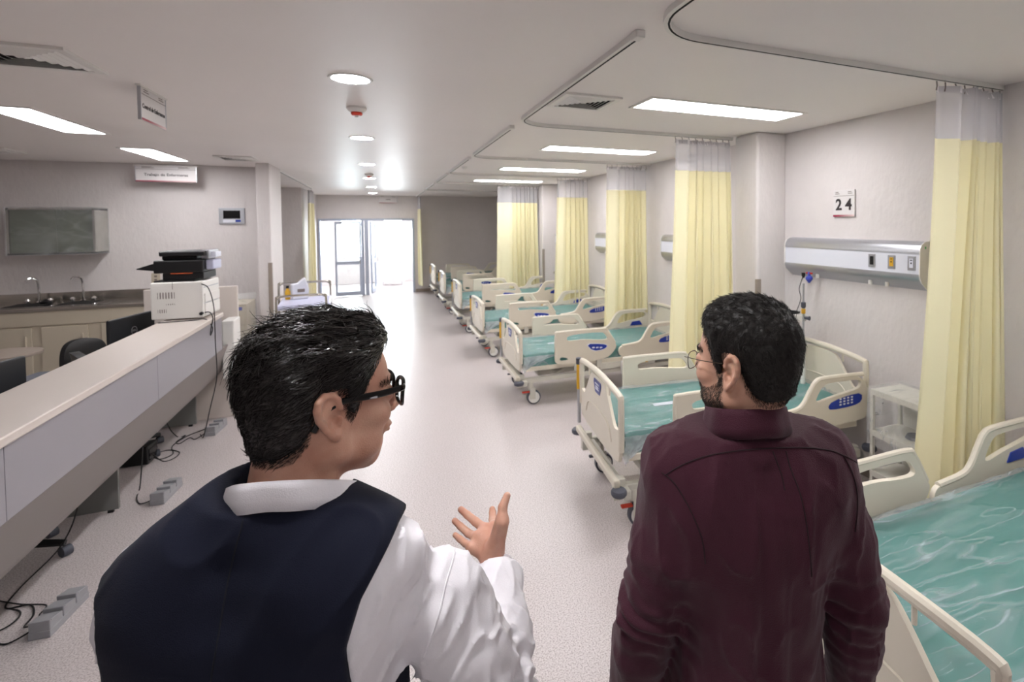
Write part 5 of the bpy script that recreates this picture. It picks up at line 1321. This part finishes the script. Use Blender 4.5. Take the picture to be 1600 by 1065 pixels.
    fv.F += (vnoise(P * A(.8, .8, 1.4), 9, 12) * .005 + vnoise(P * A(.7, .7, 1.5), 22, 13) * .0016 - np.clip(ridged(P @ RotA * A(1, 1, .5), 11, 33), 0, 1) ** 3 * .004).astype(f32)
    edge = np.where(P[..., 0] < 0, edge + .016, edge).astype(f32)
    fv.F = smax(fv.F, (ax - edge), .003); fv.F = smax(fv.F, P[..., 2] - (1.567 + .25 * P[..., 1] - .3 * np.maximum(ax - .08, 0)), .003).astype(f32)
    nk_ = np.sqrt(((P[..., 0] - .036) / .08) ** 2 + ((P[..., 1] + .002) / .076) ** 2) - 1; fv.F = smax(fv.F, (-nk_ * .076), .003).astype(f32)
    fv.F = smax(fv.F, -(ax * .9 + (1.12 - z) * .28 - .0) - 10 * (P[..., 1] < .04), .003).astype(f32)
    V6, Q6 = fv.mesh(); V6 = relax(V6, Q6, 1, .4); vest = npmesh('vest', V6, Q6, M_vest, t); bvv = bvh(V6, Q6)
    seam_rays(bvv, Wi, [(395, 772), (380, 815), (362, 880), (350, 940), (340, 1000), (330, 1060), (324, 1120)], .0011, 'back_seam', M_vest2, vest)
    legs(t, .93, M_trou, M_shoe)
M_vest2 = mat('vest_seam_dark', (12, 14, 24), .9)  # darker navy for the line of the back seam

# ------------------------------------------------------------------ man in the burgundy shirt
def man_burgundy():
    base = Vector((.682, .862, 0)); yaw = math.radians(-19)
    t = E('person', base, yaw, 'bearded man with short dark hair and thin glasses in a burgundy shirt', 'person')
    Wl = Matrix.Translation(base) @ Matrix.Rotation(yaw, 4, 'Z'); Wi = Wl.inverted()
    HC = Wi @ (Vector((0, 0, 1.95)) + (RT * ((1163 - 950) / 814.1) + DN * ((566 - 374.64) / 814.1) + FW) * 1.06)
    hyaw = math.radians(23) - yaw
    Mh = Matrix.Translation(HC) @ Matrix.Rotation(hyaw, 4, 'Z') @ Matrix.Rotation(math.radians(-3), 4, 'X') @ Matrix.Scale(.975, 4)
    nk = Mh.inverted() @ Vector((0, -.01, HC.z - .19))
    fd = make_head(tuple(nk), 1.0, .058); V, Q = fd.mesh(); V = relax(V, Q, 1, .4); Vh = xf(V, Mh)
    LA = ((-.134, -.005, 1.448), (-.200, -.02, 1.17), (-.236, .045, .93)); RA = ((.160, -.005, 1.448), (.226, -.03, 1.17), (.250, .03, .93))
    pr = torso_prims(.140, 1.462, .0, -.005, (0, -.015, 1.53), LA=LA, RA=RA, wide=.88)
    fb = body_field(pr, (-.35, -.2, .85), (.35, .25, 1.58), .010, -.012); V2, Q2 = fb.mesh()
    parts = [(Vh, Q), (V2, Q2)]
    for arm, sd in ((LA, -1), (RA, 1)):
        J2 = frame_hand(arm[2], (0, .12, -1), (-sd, 0, 0), sd * -1 * -1, .45)
        al = np.array([p for c in J2.values() for p in c] + [arm[2]]); lo, hi = al.min(0) - .03, al.max(0) + .03
        f4 = Field(rng_ax(lo[0], hi[0], .003), rng_ax(lo[1], hi[1], .003), rng_ax(lo[2], hi[2], .003))
        for p_, k in hand_prims(arm[2], J2): f4.add(p_, k)
        parts.append(f4.mesh())
    Vs = []; Qs = []; n = 0
    for v, q in parts: Vs.append(v); Qs.append(q + n); n += len(v)
    npmesh('body', np.concatenate(Vs), np.concatenate(Qs), M_skin2, t)
    for s in (-1, 1):
        e = MB().lathe([(.0118 * math.sin(a), .0118 * math.cos(a)) for a in np.linspace(0, PI, 12)], n=16)
        e.v = [tuple(Mh @ (Vector(p) + Vector((s * .031, .083, .006)))) for p in e.v]; e.build('eye', M_eye, t, smooth=True, angle=180)
        e = MB().lathe([(.0055 * math.sin(a), .002 * math.cos(a)) for a in np.linspace(0, PI, 6)], n=14)
        e.v = [tuple(Mh @ (Vector((p[0], p[2], p[1])) + Vector((s * .031, .0945, .006)))) for p in e.v]; e.build('iris', M_iris, t, smooth=True, angle=180)
    fh_ = make_hair(2); Vr, Qr = fh_.mesh(); Vr = relax(Vr, Qr, 1, .4)
    hair = npmesh('hair', xf(Vr, Mh), Qr, M_hair2, t)
    def flow(P, N_, r):
        z = np.clip((P[:, 2] - .04) / .07, 0, 1)[:, None]
        side = np.stack([np.sign(P[:, 0]) * .1, -.45 * np.ones(len(P)), -1 * np.ones(len(P))], 1); top = np.stack([P[:, 0] * 3, .8 * np.ones(len(P)), 0 * P[:, 0]], 1)
        return side * (1 - z) + top * z + r.normal(0, .4, P.shape)
    ln = lambda P, r: (.008 + .006 * np.clip((P[:, 2] + .0) / .08, 0, 1)) * r.uniform(.6, 1.3, len(P))
    Va, Fa = strands(Vr, Qr, 8500, 2, flow, ln, .0006, lift=.32, curl=.8, segs=4)
    npmesh('hair_strands', xf(Va, Mh), Fa, M_hair2, hair)
    for s_ in (-1, 1):
        Vb, Fb = strands(V, Q, 250, 7 + s_, lambda P, N_, r: np.stack([np.sign(P[:, 0]), .1 * np.ones(len(P)), .25 * np.ones(len(P))], 1) + r.normal(0, .2, P.shape), .009, .0004,
                         mask=lambda F: ((abs(F[:, 2] - .029 + .12 * np.maximum(abs(F[:, 0]) - .032, 0)) < .0045) & (F[:, 1] > .05) & (F[:, 0] * s_ > .012) & (F[:, 0] * s_ < .053)).astype(float) + 1e-12, segs=3)
        npmesh('eyebrow', xf(Vb, Mh), Fb, M_hair2, t)
    hr = hair_region(2)
    def edge(F): z = F[:, 2] - hr(F); return ((z < .006) & (z > -.014) & (F[:, 1] < .07) & (F[:, 2] < .07) & (abs(F[:, 0]) < .075)).astype(float) + 1e-12
    Vb, Fb = strands(V, Q, 2600, 8, lambda P, N_, r: np.stack([0 * P[:, 0], 0 * P[:, 0] - .2, 0 * P[:, 0] - 1], 1) + r.normal(0, .3, P.shape), .007, .0003, mask=edge, segs=3)
    npmesh('short_hair_edge', xf(Vb, Mh), Fb, M_hair2, t)
    # beard: along the jaw, chin and upper lip
    def bm(F):
        x, y, z = abs(F[:, 0]), F[:, 1], F[:, 2]
        top = np.interp(y, [.012, .03, .05, .07, .085, .1], [-.012, -.03, -.045, -.045, -.036, -.036]); low = np.interp(y, [.0, .03, .06, .1], [-.085, -.098, -.115, -.13])
        lips = (x < .022) & (y > .085) & (z > -.066) & (z < -.045)
        return (((z < top) & (z > low) & (y > .010) & ~lips) * np.where(y > .045, 1.0, .65)).astype(float) + 1e-12
    Vb, Fb = strands(V, Q, 6500, 12, lambda P, N_, r: np.stack([0 * P[:, 0], .25 + 0 * P[:, 0], 0 * P[:, 0] - 1], 1) + r.normal(0, .45, P.shape), .0075, .00034, mask=bm, segs=3, lift=.8, root_in=.0005)
    npmesh('beard', xf(Vb, Mh), Fb, M_beard, t)
    g = MB()
    for s in (-1, 1):
        g.tube([Mh @ Vector(p) for p in catmull([(s * .063, .106, .012), (s * .069, .095, .013), (s * .0755, .05, .012), (s * .0775, .0, .012), (s * .077, -.015, .004)], 5)], .0008, 6)
        rim = [(s * (.034 + .026 * math.copysign(abs(math.cos(a)) ** .8, math.cos(a))), .110 - .010 * ((.034 + .026 * math.cos(a)) / .06) ** 2, .0 + .018 * math.copysign(abs(math.sin(a)) ** .8, math.sin(a))) for a in np.linspace(0, 2 * PI, 33)]
        g.tube([Mh @ Vector(p) for p in rim], .0010, 6, caps=False)
    g.tube([Mh @ Vector(p) for p in [(-.009, .112, .006), (0, .114, .008), (.009, .112, .006)]], .001, 6)
    gl = g.build('glasses', M_glm, t, smooth=True)
    for s in (-1, 1):
        rim = [Mh @ Vector((s * (.034 + .0255 * math.cos(a)), .110 - .010 * ((.034 + .026 * math.cos(a)) / .06) ** 2, .0175 * math.sin(a))) for a in np.linspace(0, 2 * PI, 25)[:-1]]
        lm = MB(); lm.add([tuple(p) for p in rim], [tuple(range(24))]); lm.build('lens', M_glass, gl)
    # shirt
    lo, hi = (-.37, -.22, .88), (.37, .24, 1.58)
    fs = body_field(pr, lo, hi, .0042, .018, .015); P = fs.P(); x, y, z = P[..., 0], P[..., 1], P[..., 2]
    back = np.clip(-y / .06, 0, 1)
    fs.F += (vnoise(P * A(1.6, 1.6, .6), 13, 2) * .0045 - np.clip(ridged(P @ RotB * A(1.6, 1.6, .4), 11, 8), 0, 1) ** 3 * .005 - np.clip(ridged(P * A(1.6, 1.6, .4), 24, 18), 0, 1) ** 2 * .0025).astype(f32) + sleeve_folds(P, RA, .0038, 13) + sleeve_folds(P, LA, .0034, 15)
    # long vertical drapes on the back, box pleat below the yoke
    dr = np.clip((1.42 - z) / .25, 0, 1) * back
    fs.F += (-.006 * dr * np.exp(-((x - .016 - .03 * (1.4 - z)) / .014) ** 2) + .005 * dr * np.exp(-((x + .012) / .01) ** 2) + .004 * dr * np.sin(x * 48 + z * 5) * .7).astype(f32)
    pl = np.clip((1.445 - z) / .02, 0, 1) * np.clip((z - 1.25) / .19, 0, 1) * back; fs.F -= (.004 * pl * (np.exp(-((x) / .012) ** 4))).astype(f32)
    for arm in (RA, LA):
        tt, dd, _ = seg_coord(P, arm[1], arm[2]); fs.F = smax(fs.F, np.where(dd > .09, -1, (tt - .97) * .25), .004)
    fs.F = smax(fs.F, z - (1.545 + .12 * y), .004).astype(f32); fs.F = smax(fs.F, .895 - z, .004).astype(f32)
    V5, Q5 = fs.mesh(); V5 = relax(V5, Q5, 1, .3); shirt = npmesh('shirt', V5, Q5, M_shirt2, t); bs = bvh(V5, Q5)
    for n_, pp in (('yoke_seam', [(1040, 742), (1062, 728), (1100, 713), (1150, 704), (1200, 700), (1250, 699), (1300, 704), (1338, 722)]),
                   ('armhole_seam', [(1034, 738), (1052, 752), (1070, 780), (1085, 810), (1098, 845), (1102, 880)]), ('armhole_seam', [(1318, 712), (1332, 740), (1340, 780), (1336, 830)]),
                   ('pleat_edge', [(1207, 704), (1214, 722), (1222, 745), (1226, 765)]), ('pleat_edge', [(1228, 704), (1236, 735), (1250, 770), (1262, 830), (1268, 900)])):
        seam_rays(bs, Wi, pp, .0014, n_, M_shirt2b, shirt, off=.0006)
    collar_mesh((0.0, -.012, 0), .071, .072, 0, 1.594, 1.555, .050, 0, 0, 'collar', M_shirt2, t, open_=.3, flare=.014)
    for arm in (RA, LA):
        e, w = Vector(arm[1]), Vector(arm[2]); d = (w - e).normalized(); m_ = MB(); a_ = d.cross(Vector((0, 1, 0))).normalized(); b_ = d.cross(a_); v = []; f = []; nn = 36
        rows = [(w - d * .07, .050), (w - d * .066, .052), (w - d * .03, .044), (w, .040), (w, .036)]
        for c, r in rows:
            for k in range(nn): an = 2 * PI * k / nn; v.append(tuple(c + (a_ * math.cos(an) + b_ * math.sin(an) * .85) * r))
        for i in range(len(rows) - 1):
            for k in range(nn): f.append((i * nn + k, i * nn + (k + 1) % nn, (i + 1) * nn + (k + 1) % nn, (i + 1) * nn + k))
        m_.add(v, f).build('cuff', M_shirt2, shirt, smooth=True, angle=60)
    legs(t, .92, M_trou, M_shoe)
    # belt
    bl = [(.178 * math.cos(a), .128 * math.sin(a), .955) for a in np.linspace(0, 2 * PI, 41)]
    MB().tube(bl, .003, 8, caps=False, ry=.018).build('belt', M_shoe, t, smooth=True)
man_vest(); man_burgundy()
